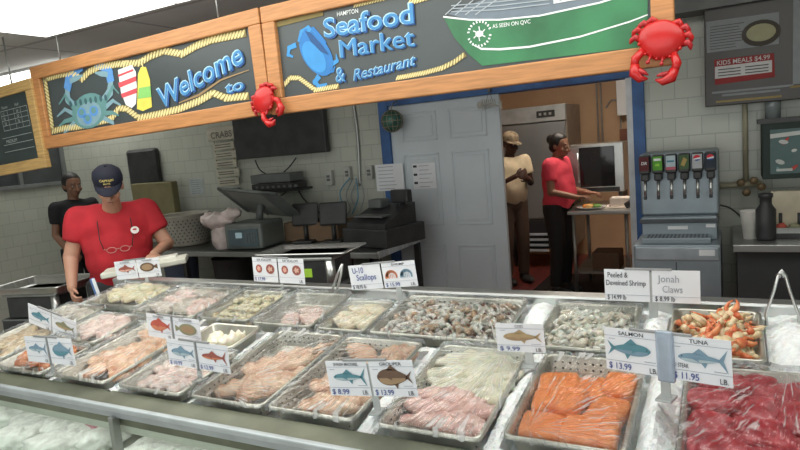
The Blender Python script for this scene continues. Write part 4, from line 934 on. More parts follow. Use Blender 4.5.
b.add([(-.21, -.18, .145), (.19, -.18, .145), (.19, .17, .145), (-.21, .17, .145), (-.21, -.18, .18), (.19, -.18, .18), (.19, .17, .30), (-.21, .17, .30)], [[0, 1, 5, 4], [1, 2, 6, 5], [2, 3, 7, 6], [3, 0, 4, 7], [4, 5, 6, 7]], DARKP); part(b, 'body', r)
b = MB(); b.box((-.02, -.07, .225), (.30, .16, .012), GREYP, .003, Matrix.Rotation(R(0), 4, 'X')); part(b, 'keyboard', r)
b = MB(); b.box((.10, .12, .35), (.18, .06, .10), DARKP, .012); b.tube([(.10, .13, .28), (.10, .13, .33)], .02, DARKP); part(b, 'customer_display', r)
b = MB(); b.box((-.10, .08, .30), (.14, .12, .07), GREYP, .015); part(b, 'receipt_printer', r)

# steel scales behind the case
def platform_scale(x, y, z, rz, w, l, label, hz):
    r = empty('platform_scale', T(x, y, 0, rz), label, 'scale', 'scales behind the case')
    b = MB(); b.b2(-w*.42, w*.42, -l*.42, l*.42, z-.20, z-.045, DARKP, .01); part(b, 'body', r)
    b = MB(); b.b2(-w*.46, w*.46, -l*.46, l*.46, z-.045, z-.022, STEELD, .008); part(b, 'platform', r)
    b = MB(); b.tube([(w*.41, -l*.41, z-.045), (w*.41, -l*.41, z-.22)], .028, STEEL, 16); part(b, 'corner_post', r)
    b = MB(); b.b2(-w*.5, w*.5, -l*.5, l*.5, .1, z-.20, DARKP, .01); part(b, 'cart', r)
    b = MB(); b.b2(-w*.5, w*.5, -l*.5, l*.5, z-.215, z-.20, GREYP, .003); part(b, 'cart_top', r)
    b = MB(); b.b2(-w*.45, w*.45, -l*.45, l*.45, 0, .1, DARKP, .01); part(b, 'cart_base', r)
    return r
YG = flat('lime_sticker', (.42, .72, .06))
p = aty(308, 250, 2.95); z2 = p.z
r = platform_scale(p.x, 2.98, z2, R(8), .46, .34, 'black scale with a steel platter behind the case, right of the scallop card', 0)
b = MB(); b.b2(.02, .07, -.146, -.142, z2-.14, z2-.09, YG); tag(part(b, 'price_sticker', r), 'lime green sticker')
def shallow_tray(w, l, d, m=STEEL):
    b = MB(); rings = []
    for ins, z, rr in ((0, d-.006, .03), (0, d, .03), (.012, d, .025), (.02, d-.004, .02), (.035, .004, .02)): rings.append([(x, y, z) for x, y in rrect(-w/2+ins, w/2-ins, -l/2+ins, l/2-ins, rr)])
    rings.append([(x, y, 0) for x, y in rrect(-w/2+.04, w/2-.04, -l/2+.04, l/2-.04, .02)]); n = len(rings[0]); vs = [q for r_ in rings for q in r_]; fs = []
    for i in range(len(rings)-1):
        for j in range(n): a = i*n+j; c = i*n+(j+1) % n; fs.append([a, c, c+n, a+n])
    fs.append([(len(rings)-1)*n+j for j in range(n)]); b.add(vs, fs, m, None, True); return b
tag(shallow_tray(.60, .34, .026).build('weighing_tray', None, T(p.x, 2.98, z2-.022, R(8))), 'shallow steel tray on the black scale right of the scallop card', 'tray')
p = aty(40, 284, 2.62); z3 = p.z
r = platform_scale(p.x, 2.66, z3-.02, R(14), .50, .36, 'black cart scale with lime sticker at the far left behind the case', 0)
tag(shallow_tray(.62, .44, .055).build('weighing_tray', None, T(p.x, 2.66, z3-.042, R(14))), 'deep steel tray on the cart scale at far left behind the case', 'tray')
a0 = aty(14, 318, 2.44); b = MB(); b.b2(a0.x-.09, a0.x+.10, 2.402, 2.406, a0.z-.02, a0.z+.02, YG)
b = MB(); b.b2(-.12, .10, -.187, -.182, z3-.345, z3-.295, YG); tag(part(b, 'price_sticker', r), 'lime green sticker')

# white tray held by the man
P = aty(146, 266, 2.62); b = MB(); b.box((0, 0, 0), (.50, .20, .035), mat('foam_white', (.62, .62, .54), .6), .008); b.box((.02, .05, .022), (.34, .12, .02), mat('foam_white2', (.66, .66, .60), .6), .006)
tag(b.build('foam_tray', None, T(P.x, P.y, P.z, R(42), 0, R(-4))), 'long white foam tray held by the man in red', 'tray')

# wine-glass float + fish skeleton on the door frame
p = aty(392, 121, 4.36); r = empty('glass_float', T(p.x, 4.36, p.z), 'green glass fishing float in a net hanging by the white door', 'float')
b = MB(); b.ball((0, 0, 0), .083, mat('green_glass', (.05, .16, .12), .12, var=.3, trans=.3), None, 24); part(b, 'ball', r); b = MB(); NET = flat('net_cord', (.24, .22, .16))
for k in range(6): a = k*math.pi/6; b.tube([(.086*math.sin(t)*math.cos(a), .086*math.sin(t)*math.sin(a), .086*math.cos(t)) for t in [2*math.pi*i/24 for i in range(25)]], .003, NET, 5)
for z in (-.045, 0, .045): q_ = math.sqrt(.087**2-z*z); b.tube([(q_*math.cos(t), q_*math.sin(t), z) for t in [2*math.pi*i/24 for i in range(25)]], .003, NET, 5)
b.tube([(0, 0, .085), (0, .03, .13), (0, .112, .16)], .004, NET, 5); part(b, 'net', r)
p = aty(489, 104, 4.42); r = empty('fish_skeleton', T(p.x, 4.43, p.z), 'pale fish skeleton ornament hanging at the top of the white door', 'ornament'); BON = flat('bone', (.42, .42, .38))
b = MB(); b.tube([(-.06, 0, 0), (.0, 0, .004), (.07, 0, -.02)], .006, BON, 6)
for k in range(7): x = -.05+k*.016; b.tube([(x-.006, 0, .04-.002*k), (x, 0, 0), (x-.006, 0, -.04+.003*k)], .0035, BON, 5)
b.ball((-.075, 0, 0), (.022, .008, .026), BON); b.add([(.06, 0, -.018), (.10, 0, .018), (.09, 0, -.02), (.10, 0, -.055)], [[0, 1, 2, 3]], BON); part(b, 'bones', r)
b = MB(); b.tube([(-.03, 0, .0), (0, .01, .10)], .002, NET, 5); b.tube([(.03, 0, 0), (0, .01, .10)], .002, NET, 5); b.b2(-.01, .01, 0, .06, .09, .11, GREYP); part(b, 'cord', r)

# ------------------------------------------------------------------ soda fountain
SFB = mat('fountain_steel', (.30, .35, .39), .4, .5, var=.12, scale=3); SFD = mat('fountain_dark', (.07, .08, .09), .4)
x0 = aty(641, 200, 4.1).x; x1 = aty(719, 200, 4.1).x; zt = aty(680, 152, 4.1).z; zl = aty(680, 215, 4.1).z
r = empty('soda_fountain', T(0, 0, 0), 'grey steel soda fountain with six drink valves right of the blue door frame', 'soda fountain')
b = MB(); b.b2(x0, x1, 4.1, 4.42, zl, zt, SFB, .012); part(b, 'tower', r)
zb = aty(680, 245, 3.85).z; xb0 = aty(634, 260, 3.85).x; xb1 = aty(721, 260, 3.85).x
b = MB(); b.b2(xb0, xb1, 3.85, 4.4, .0, zb, SFB, .008); b.b2(xb0+.01, xb1-.01, 3.84, 3.86, zb-.09, zb-.012, mat('fountain_trim', (.42, .47, .52), .35, .5), .006)
b.b2((xb0+xb1)/2-.003, (xb0+xb1)/2+.003, 3.845, 3.85, .1, zb-.1, SFD); part(b, 'base_cabinet', r)
b = MB(); b.b2(x0+.01, x1-.01, 4.02, 4.42, zb, zl-.0, SFB, .006); b.b2(x0, x1, 4.0, 4.1, zl-.035, zl-.012, SFD, .004); part(b, 'splash_panel', r)
b = MB(); b.b2(x0+.02, x1-.04, 3.88, 4.02, zb+.0, zb+.035, SFB, .006)
for k in range(16): b.b2(x0+.05+k*.021, x0+.06+k*.021, 3.9, 4.01, zb+.034, zb+.038, SFD)
part(b, 'drip_tray', r)
b = MB(); xm = (x0+x1)/2; b.b2(xm-.06, xm+.05, 4.014, 4.02, zl-.075, zl-.055, WHITEP); b.b2(x1-.07, x1-.02, 4.014, 4.02, zl-.065, zl-.045, WHITEP); b.b2(xb1-.11, xb1-.03, 3.835, 3.84, zb-.06, zb-.025, WHITEP); part(b, 'label', r)
BR = [((.10, .015, .02), 'dark red'), ((.10, .34, .03), 'bright green'), ((.45, .55, .60), 'pale blue'), ((.06, .12, .05), 'dark green'), ((.42, .44, .46), 'silver'), ((.02, .03, .05), 'black')]
for k in range(6):
    x = aty(644.5+k*13.2, 165, 4.02).x; z = aty(680, 163, 4.02).z; v = MB(); v.b2(x-.030, x+.030, 4.0, 4.1, z-.055, z+.055, DARKP, .008)
    v.b2(x-.022, x+.022, 4.01, 4.09, z-.10, z-.055, DARKP, .008); vo = part(v, 'valve', r)
    c, nm = BR[k]; g = MB(); g.b2(x-.026, x+.026, 3.996, 4.0, z-.035, z+.048, flat('brand_%d' % k, c)); w_ = WHT
    if k == 0: g.text('DR', x, z+.002, .018, w_, 3.993, None, .02, .2, 'CENTER')
    if k == 1: g.b2(x-.02, x+.02, 3.994, 3.996, z+.022, z+.036, WHT); g.b2(x-.012, x+.012, 3.994, 3.996, z-.01, z+.004, flat('brand_lime', (.3, .6, .08)))
    if k == 2: g.b2(x-.026, x+.026, 3.994, 3.996, z-.035, z-.018, flat('brand_pink', (.5, .12, .16))); g.b2(x-.02, x+.02, 3.994, 3.996, z+.01, z+.02, flat('brand_teal', (.06, .22, .3)))
    if k == 3: g.poly([(x-.018, z-.01), (x+.0, z+.035), (x+.018, z+.02), (x+.002, z-.02)], flat('brand_gold', (.42, .30, .10)), 3.994)
    if k >= 4:
        cz = z+.026; g.poly(ell(x, cz, .019, .017), flat('logo_white', (.8, .8, .8)), 3.9945)
        g.poly([(x+.019*math.cos(R(a)), cz+.017*math.sin(R(a))) for a in range(15, 200, 15)], flat('logo_red', (.6, .02, .04)), 3.9938)
        g.poly([(x+.019*math.cos(R(a)), cz+.017*math.sin(R(a))) for a in range(215, 350, 15)], flat('logo_blue', (.02, .08, .35)), 3.9938)
    o = g.build('brand_label'); o.parent = vo; o['label'] = nm+' drink label'
    l = MB(); l.tube([(x, 4.03, z-.095), (x, 4.01, z-.19)], .009, STEEL, 8); l.box((x, 4.01, z-.20), (.018, .02, .022), DARKP, .004); o = l.build('lever'); o.parent = vo
# pipes on right wall
PIPE = mat('cream_pipe', (.34, .31, .22), .5)
def pipe(name, pts, rad, label):
    b = MB(); b.tube(pts, rad, PIPE, 10); return tag(b.build(name), label, 'pipe', 'pipes on the right wall')
a = aty(745, 95, 4.45); c_ = aty(746, 185, 4.45); pipe('pipe', [(a.x, 4.45, 2.2), (c_.x, 4.45, c_.z)], .016, 'vertical cream pipe between the menu board and the valve cluster')
a = aty(718, 186, 4.42); c_ = aty(762, 184, 4.42); pipe('pipe', [(a.x, 4.42, a.z), (c_.x, 4.42, c_.z)], .02, 'horizontal cream pipe right of the soda fountain')
r = empty('pipe_valve', T(aty(750, 185, 4.38).x, 4.38, aty(750, 185, 4.38).z), 'cluster of brown pipe valves behind the foam cup', 'pipe valve'); BRS = mat('brass_brown', (.16, .11, .06), .5, .4)
for k, (x, z) in enumerate(((-.05, .02), (.02, .03), (.06, -.01), (-.02, -.04))):
    b = MB(); b.tube([(x, .02, z), (x, -.04, z)], .014, BRS); b.lathe([(0, 0), (.022, 0), (.024, .005), (.022, .010), (0, .010)], BRS, (0, 0, 0), 16, T(x, -.04, z, 0, R(90))); part(b, 'valve_wheel', r)
cable([(720, 205), (730, 208), (740, 216), (746, 224)], 4.3, .006, DARKP, 'dark tube drooping from the pipes to the right counter', grp='tubes on the right')
# right counter
z = aty(760, 243, 3.85).z; xa = aty(733, 245, 3.85).x
r = empty('steel_counter', T(0, 0, 0), 'stainless steel counter at right with dark front', 'counter')
b = MB(); b.b2(xa, XR-.02, 3.8, 4.48, z-.035, z, STEELD, .006); part(b, 'worktop', r); b = MB(); b.b2(xa, XR-.02, 3.795, 3.8, z-.04, z-.002, STEEL, .002); part(b, 'edge', r)
b = MB(); b.b2(xa+.02, XR-.04, 3.86, 4.46, 0, z-.035, flat('cabinet_dark', (.035, .037, .04))); part(b, 'cabinet', r)
CZ = z; p = atz(749, 230, CZ); b = MB(); b.lathe([(0, 0), (.036, 0), (.052, .155), (.055, .16), (.050, .158), (.034, .004), (0, .004)], mat('foam_cup', (.72, .70, .66), .7)); tag(b.build('foam_cup', None, T(p.x, min(p.y, 4.0), CZ)), 'white foam cup on the steel counter', 'cup')
p = aty(766, 232, 3.95); b = MB(); b.lathe([(0, 0), (.045, 0), (.05, .02), (.05, .17), (.03, .2), (.03, .235), (.036, .24), (.036, .26), (0, .265)], DARKP); tag(b.build('black_thermos', None, T(p.x, 3.95, CZ)), 'black bottle beside the foam cup', 'bottle')
r = empty('condiment_rack', T(aty(790, 232, 4.0).x+.02, 4.1, CZ), 'lit cream back dispenser rack on the steel counter at the right edge', 'rack')
b = MB(); b.b2(-.10, .26, .10, .14, 0, .24, mat('cream_back', (.62, .55, .42), .6), .004); part(b, 'back_panel', r); b = MB(); b.b2(-.11, .28, -.12, .14, 0, .03, DARKP, .004); b.b2(-.11, .28, -.12, -.11, .03, .06, STEEL); part(b, 'base', r)
for k in range(4): b = MB(); b.tube([(-.06+k*.09, -.02, .03), (-.06+k*.09, -.02, .13)], .009, DARKP); part(b, 'divider', r)
for k in range(5): blob('condiment_packet', (aty(790, 232, 4.0).x-.04+k*.065, 4.04, CZ+.055), (.03, .03, .025), [FC['red'], FC['olive'], WHITEP][k % 3], k, 'small packets in the counter rack at the right edge', 'packet', 10)['group'] = 'packets in the rack'
for o in [o for o in bpy.data.objects if o.name.startswith('condiment_packet')]: o['group'] = 'packets in the rack'
# poster of seafood
x0, _, z0, z1 = panel_on(762, 122, 800, 178, 4.25); x1 = x0+.62
r = empty('display_case_poster', T(x0, 4.25, z1), 'dark framed poster of iced seafood above the steel counter at the right edge', 'poster'); h = z1-z0
r.name = 'poster'
b = MB(); b.b2(0, .62, 0, .22, -h, 0, flat('poster_frame', (.02, .035, .03)), .006); b.b2(-.02, .64, -.01, .22, -.012, .015, DARKP); part(b, 'frame', r)
b = MB(); b.b2(.04, .58, -.003, 0, -h+.03, -.05, flat('poster_bg', (.10, .16, .16))); PW = flat('poster_white', (.55, .57, .55)); PR_ = flat('poster_red', (.5, .06, .05))
for k in range(26):
    x = random.uniform(.06, .56); zz = random.uniform(-h+.05, -.10); m = PW if (k % 3 == 0) else (flat('poster_teal', (.16, .30, .32)) if x < .10 else PR_)
    b.poly(ell(x, zz, random.uniform(.012, .03), random.uniform(.008, .016), random.uniform(0, 3), 8), m, -.005-k*.0001)
b.poly([(.04, -.10), (.04, -.075), (.58, -.04), (.58, -.06)], PW, -.009); b.b2(.07, .15, -.01, -.009, -h+.045, -h+.06, PW); part(b, 'picture', r)
p = aty(773, 112, 4.35); b = MB(); b.lathe([(0, 0), (.04, 0), (.045, .16), (.04, .16), (.036, .005), (0, .005)], mat('clear_cup', (.4, .45, .45), .1, trans=.5)); tag(b.build('clear_cup', None, T(p.x, 4.36, z1+.015)), 'clear plastic cup standing on top of the seafood poster box', 'cup')
# menu board
MBD = mat('menu_black', (.035, .03, .027), .35); MG = flat('menu_grey', (.24, .26, .27)); MR = flat('menu_red', (.25, .02, .02)); MW = flat('menu_white', (.55, .55, .55)); GLD = flat('menu_gold', (.30, .22, .08))
F = Frame(aty(704, 20, 4.3), aty(800, 6, 4.3), (708, 107)); Mw = 1.3
r = empty('menu_board', F.M, 'black menu board with a soup picture and red kids meals panel, upper right', 'menu board')
b = MB(); b.b2(0, Mw, 0, .04, -F.h, .12, MBD, .006); part(b, 'board', r)
q = lambda l: F.pts(l)
b = MB(); b.poly(q([(706, 22), (779, 12), (779, 44), (707, 53)]), MG, -.002); c = F.loc(761, 33); b.poly(ell(c[0], c[1], .10, .075), flat('bowl_dark', (.05, .04, .03)), -.003); b.poly(ell(c[0], c[1]+.003, .075, .05), flat('chowder', (.34, .33, .20)), -.004)
for k in range(9): x, z = F.loc(710, 27+k*2.8); b.b2(x, x+random.uniform(.12, .22), -.0035, -.002, z-.004, z, MBD)
part(b, 'soup_panel', r)
b = MB(); b.poly(q([(714, 60), (774, 53), (775, 77), (715, 85)]), MR, -.002); b.poly(q([(715, 67), (772, 60), (772, 72), (715, 79)]), MW, -.003)
px_text(b, F, 'KIDS MEALS $4.99', (717, 65.5), (770, 59), 4.5, MW, -.004, .015)
for k in range(3):
    for s in (0, 1): x, z = F.loc(718+s*27, 69.5+k*3-s*3); b.b2(x, x+.12, -.0045, -.003, z-.006, z, MBD)
part(b, 'kids_panel', r); b = MB()
for k, (u, v, w_) in enumerate(((712, 92, .42), (722, 94.5, .30), (716, 101, .34), (790, 86, .3))): x, z = F.loc(u, v); b.b2(x, x+w_, -.003, 0, z-.012, z, GLD if k > 1 else MG)
x, z = F.loc(793, 40); b.b2(x, x+.4, -.003, 0, z-.25, z+.25, MG); part(b, 'lettering', r)
b = MB(); b.b2(.1, .14, .04, YB-.25-4.3 if False else .19, -.1, -.06, STEELD); part(b, 'wall_bracket', r)

# ------------------------------------------------------------------ tongs on the ice
def tongs():
    x, v = atdeck(782, 320); P = DM @ Vector((x, v, 0)); r = empty('tongs', T(P.x, P.y, P.z+.0), 'silver steel tongs standing upright in the ice at right', 'tongs')
    for s in (-1, 1):
        b = MB(); b.tube([(0, 0, .155), (s*.010, 0, .15), (s*.022, -.005, .10), (s*.046, -.01, .02), (s*.044, -.015, -.015)], [.008, .010, .010, .009, .012], STEEL, 8, None, True, .5); part(b, 'arm', r)
    b = MB(); b.tube([(-.010, 0, .145), (0, 0, .163), (.010, 0, .145)], .009, STEEL, 8); part(b, 'hinge', r)
tongs()
def small_tongs(px, py, v, label):
    x, vv = atdeck(px, py); P = DM @ Vector((x, v, 0)); r = empty('tongs', T(P.x, P.y, P.z-.01, 0, 0, R(25)), label, 'tongs')
    for s in (-1, 1): b = MB(); b.tube([(0, 0, .17), (s*.008, 0, .12), (s*.014, 0, .0)], [.006, .007, .006], STEEL, 8); part(b, 'arm', r)
small_tongs(324, 300, .86, 'thin steel tongs leaning behind the trays, right of the scallop card')
a = aty(96, 290, 2.33); b = MB(); b.box((0, 0, .0), (.035, .02, .15), mat('blue_handle', (.10, .20, .45), .3), .008); b.box((.012, -.002, .0), (.012, .018, .14), WHITEP, .004); tag(b.build('knife_handle', None, T(a.x, 2.33, a.z, 0, 0, R(-18))), 'blue and white handle sticking up at the back left of the ice', 'handle')

# ------------------------------------------------------------------ kitchen
FRD = mat('fridge_steel', (.34, .36, .38), .35, .6, var=.1, scale=2); 
xf0 = aty(508, 110, 7.5).x; xf1 = aty(565, 104, 7.5).x; zt = aty(540, 106, 7.5).z
r = empty('refrigerator', T(0, 0, 0), 'tall stainless steel refrigerator behind the kitchen workers', 'refrigerator')
b = MB(); b.b2(xf0-.1, xf1, 7.55, 8.3, .25, zt, mat('fridge_side', (.24, .20, .16), .5), .006); part(b, 'body', r)
b = MB(); b.b2(xf0-.09, xf1-.01, 7.50, 7.55, .62, zt-.2, FRD, .01); part(b, 'door', r)
b = MB(); b.b2(xf0-.1, xf1, 7.48, 7.55, zt-.19, zt, mat('fridge_top_panel', (.42, .44, .45), .4, .4), .006); b.b2(xf1-.34, xf1-.12, 7.47, 7.482, zt-.14, zt-.06, DARKP, .01)
for k in range(3): b.b2(xf1-.31+k*.06, xf1-.28+k*.06, 7.466, 7.471, zt-.115, zt-.085, STEEL)
part(b, 'control_panel', r)
b = MB(); b.tube([(xf1-.06, 7.48, 1.1), (xf1-.06, 7.45, 1.15), (xf1-.06, 7.45, 1.45), (xf1-.06, 7.48, 1.5)], .012, STEEL); part(b, 'handle', r)
b = MB(); b.b2(xf0-.1, xf1, 7.5, 7.55, .25, .6, flat('fridge_base_dark', (.02, .02, .025)), .004)
xg0 = aty(521, 240, 7.48).x; xg1 = aty(548, 240, 7.48).x
for k in range(4): zz = aty(530, 234.5+k*5.3, 7.48).z; b.b2(xg0, xg1, 7.47, 7.5, zz-.012, zz+.014, mat('grille_white', (.55, .62, .72), .4))
part(b, 'grille', r)
for x in (xf0-.05, xf1-.06): b = MB(); b.tube([(x, 7.6, 0), (x, 7.6, .25)], .025, DARKP); part(b, 'leg', r)
# steel table
zt = aty(570, 211, 6.2).z; xt0 = aty(568, 211, 6.2).x; xt1 = aty(645, 211, 6.2).x
r = empty('kitchen_table', T(0, 0, 0), 'steel prep table the woman in red works at', 'table')
b = MB(); b.b2(xt0, xt1+.3, 6.15, 7.0, zt-.035, zt, STEEL, .006); part(b, 'tabletop', r)
for x in (xt0+.05, xt0+.55, xt1+.2):
    for y in (6.2, 6.9): b = MB(); b.tube([(x, y, 0), (x, y, zt-.035)], .018, STEELD, 8); part(b, 'leg', r)
b = MB(); b.b2(xt0+.03, xt1+.25, 6.2, 6.95, .25, .27, STEELD); part(b, 'lower_shelf', r)
KT = zt
for k, (x, y, lb, c_) in enumerate([(xt0+.33, 6.4, 'brown box low on the shelf under the prep table', (.14, .08, .05)), (xt0+.75, 6.45, 'dark tub on the shelf under the prep table', (.06, .05, .05))]):
    b = MB(); b.box((0, 0, .09), (.26, .3, .18), flat('kbox%d' % k, c_), .01); tag(b.build('storage_box', None, T(x, y, .27)), lb, 'box')
# oven
xo_0 = aty(570, 195, 6.75).x; xo_1 = aty(626, 142, 6.75).x; zo0 = KT; zo1 = aty(600, 143, 6.75).z
r = empty('countertop_oven', T(0, 0, 0), 'steel oven with dark glass door on the prep table', 'oven')
b = MB(); b.b2(xo_0, xo_1, 6.55, 6.98, zo0+.14, zo1, STEEL, .008); part(b, 'body', r); xd0 = aty(580, 170, 6.55).x; xd1 = aty(615, 170, 6.55).x
b = MB(); b.b2(xd0, xd1, 6.535, 6.55, zo0+.2, zo1-.03, mat('oven_glass', (.012, .012, .014), .06), .004); part(b, 'glass_door', r)
b = MB(); b.b2(xd0-.05, xd1+.04, 6.545, 6.552, zo0+.145, zo0+.19, DARKP, .002); b.b2(xo_0+.01, xd0-.005, 6.54, 6.55, zo0+.2, zo1-.03, STEELD, .003); part(b, 'control_strip', r)
b = MB(); b.tube([(xd0-.012, 6.52, zo0+.25), (xd0-.012, 6.52, zo1-.08)], .009, STEEL); part(b, 'handle', r)
for x in (xo_0+.05, xo_1-.05): b = MB(); b.b2(x-.02, x+.02, 6.6, 6.95, zo0, zo0+.14, DARKP); part(b, 'foot', r)
# plate of food
p = atz(590, 206.5, KT); p = aty(591, 207, 6.32); r = empty('dinner_plate', T(p.x, 6.34, KT), 'white plate on the prep table in front of the woman in red', 'plate')
b = MB(); b.lathe([(0, .004), (.09, .004), (.15, .022), (.152, .026), (.09, .012), (0, .012)], mat('plate_white', (.75, .75, .72), .3), n=32); part(b, 'plate_body', r)
for k, (x, y, m, lb) in enumerate([(-.04, 0, 'orange', 'orange fried fish'), (.03, .02, 'tan', 'golden fries'), (.06, -.03, 'olive', 'green garnish'), (-.01, -.04, 'tan', 'golden hushpuppy')]):
    blob('food_portion', (p.x+x, 6.34+y, KT+.03), (.045, .04, .022), mat('food_'+m, {'orange': (.75, .30, .06), 'tan': (.66, .42, .14), 'olive': (.12, .26, .05)}[m], .6), k, lb+' on the white plate', 'food', 12)
P_ = mat('paper_cream', (.70, .62, .55), .7)
b = MB(); b.box((0, 0, .006), (.34, .24, .012), P_, .004); b.box((.03, .02, .018), (.26, .2, .012), P_, .004, Matrix.Rotation(.2, 4, 'Z')); tag(b.build('paper_stack', None, T(aty(605, 212, 6.32).x+.13, 6.42, KT, .1)), 'stack of cream papers on the prep table by the plate', 'paper')
b = MB(); b.box((0, 0, .05), (.2, .16, .1), P_, .01); tag(b.build('paper_box', None, T(aty(622, 200, 6.6).x+.02, 6.42, KT)), 'cream box on the prep table below the oven', 'box')
b = MB(); b.tube([(-.06, 0, .03), (0, 0, .06), (.05, 0, .12), (.08, 0, .18)], [.03, .035, .03, .012], DARKP, 10); tag(b.build('squeeze_bottle', None, T(aty(632, 205, 6.25).x, 6.25, KT)), 'dark bottle lying at the right end of the prep table', 'bottle')
# kitchen wall bits
KG = mat('grey_pipe', (.28, .26, .24), .5)
for k, px in enumerate((597, 601)):
    b = MB(); a = aty(px, 120, 8.3); b.tube([(a.x, 8.36, ZC-.02), (a.x, 8.36, 1.2)], .012, KG, 8); tag(b.build('kitchen_pipe'), ('left' if k == 0 else 'right')+' thin vertical pipe of a pair on the tan kitchen wall', 'pipe', 'pipes on the kitchen wall')
a = aty(613, 80, 8.0); c_ = aty(624, 115, 8.0); b = MB(); b.b2(a.x, c_.x+.2, 8.2, 8.36, c_.z, ZC-.05, WHITEP, .01); tag(b.build('electrical_panel'), 'white box high on the kitchen wall at right of the doorway', 'box')
cable([(606, 108), (612, 100), (620, 106), (621, 135)], 8.375, .012, KG, 'grey hose curling down the kitchen wall', grp='kitchen hose')
b = MB(); a = aty(621, 135, 8.1); b.box((a.x, 8.355, a.z), (.10, .08, .14), flat('brown_fixture', (.20, .08, .05)), .01); tag(b.build('pull_fixture'), 'small brown fixture at the end of the grey hose', 'fixture')
b = MB(); b.b2(-1.9, -.3, 5.2, 7.2, .001, .012, mat('rubber_mat', (.03, .02, .02), .8), .003); 
tag(b.build('floor_mat'), 'dark rubber mat on the red tiled kitchen floor', 'mat')

# ------------------------------------------------------------------ people
def remesh(mb, name, m, vox=.008, sm=3, parent=None):
    o = mb.build('tmp'); md = o.modifiers.new('r', 'REMESH'); md.mode = 'VOXEL'; md.voxel_size = vox; md.use_smooth_shade = True
    s2 = o.modifiers.new('s', 'SMOOTH'); s2.factor = .5; s2.iterations = sm
    dg = bpy.context.evaluated_depsgraph_get(); dg.update(); me = bpy.data.meshes.new_from_object(o.evaluated_get(dg)); me.name = name
    me.materials.clear(); me.materials.append(m); me.polygons.foreach_set('material_index', [0]*len(me.polygons)); me.polygons.foreach_set('use_smooth', [True]*len(me.polygons))
    bpy.data.objects.remove(o); n = bpy.data.objects.new(name, me); COL.objects.link(n)
    if parent: n.parent = parent
    return n
def limb(b, pts, rs_, m, caps=True):
    b.tube(pts, rs_, m, 14)
    for p, r_ in zip(pts, rs_): b.ball(p, r_*.995, m, None, 12)
def hand(b, wr, dirv, palm_n, s, m, curl=.5, sc=1.0):
    d = Vector(dirv).normalized(); n = Vector(palm_n); n = (n-d*n.dot(d)).normalized(); u = d.cross(n)*s; w = Vector(wr)
    M = Matrix((u, d, n)).transposed().to_4x4(); M.translation = w
    b.ball((0, .05*sc, 0), (.040*sc, .05*sc, .016*sc), m, M, 14)
    for k, (x, L) in enumerate(((-.030, .060), (-.010, .072), (.010, .078), (.030, .068))):
        x *= sc; L *= sc; y0 = .082*sc; a1 = curl*.8; a2 = curl*2.0; p = [Vector((x*.9, y0-.02, 0)), Vector((x, y0, 0))]
        p.append(p[-1]+Vector((x*.08, L*.45*math.cos(a1), L*.45*math.sin(a1)))); p.append(p[-1]+Vector((0, L*.32*math.cos(a2), L*.32*math.sin(a2)))); p.append(p[-1]+Vector((0, L*.2*math.cos(a2+.4), L*.2*math.sin(a2+.4))))
        b.tube([M @ q for q in p], [.0095*sc, .0095*sc, .0088*sc, .008*sc, .006*sc], m, 8)
    p = [Vector((.02*sc, .02*sc, 0)), Vector((.045*sc, .045*sc, .008)), Vector((.052*sc, .072*sc, .022)), Vector((.046*sc, .092*sc, .032))]
    b.tube([M @ q for q in p], [.013*sc, .012*sc, .010*sc, .007*sc], m, 8)
def head(b, c, Mh, m, sc=1.0):
    H = Matrix.Translation(c) @ Mh.to_4x4() @ Matrix.Scale(sc, 4)
    b.ball((0, .012, .025), (.076, .093, .095), m, H, 22); b.ball((0, -.022, -.045), (.056, .066, .062), m, H, 18); b.ball((0, -.058, -.088), (.026, .022, .018), m, H, 12)
    b.tube([H @ Vector(q) for q in ((0, -.082, .012), (0, -.098, -.018), (0, -.110, -.034), (0, -.088, -.044))], [.010, .012, .016, .008], m, 10)
    for s in (-1, 1):
        b.ball((s*.019, -.09, -.036), (.010, .010, .008), m, H, 8); b.ball((s*.078, .015, -.008), (.010, .018, .030), m, H, 10); b.ball((s*.03, -.078, .024), (.022, .012, .008), m, H, 8); b.ball((s*.045, -.055, -.03), (.022, .02, .02), m, H, 10)
    b.ball((0, -.083, -.062), (.022, .010, .006), m, H, 8); b.ball((0, -.080, -.071), (.020, .010, .006), m, H, 8)
    return H
def face_bits(r, H, hairm, brow=True):
    for s in (-1, 1):
        b = MB(); b.ball((s*.031, -.082, .006), (.013, .008, .008), flat('eye_white', (.6, .58, .55)), H, 10); b.ball((s*.031, -.0885, .006), (.006, .004, .0065), EYEW, H, 8); part(b, 'eye', r)
        b = MB(); b.tube([H @ Vector((s*.014, -.092, .028)), H @ Vector((s*.032, -.094, .033)), H @ Vector((s*.05, -.078, .027))], [.003, .004, .002], hairm, 6); part(b, 'eyebrow', r)
    b = MB(); b.ball((0, -.089, -.066), (.020, .006, .0055), flat('lip', (.26, .10, .09)), H, 10); part(b, 'mouth', r)
def rotm(yaw=0, pitch=0, roll=0): return Matrix.Rotation(R(yaw), 3, 'Z') @ Matrix.Rotation(R(pitch), 3, 'X') @ Matrix.Rotation(R(roll), 3, 'Y')
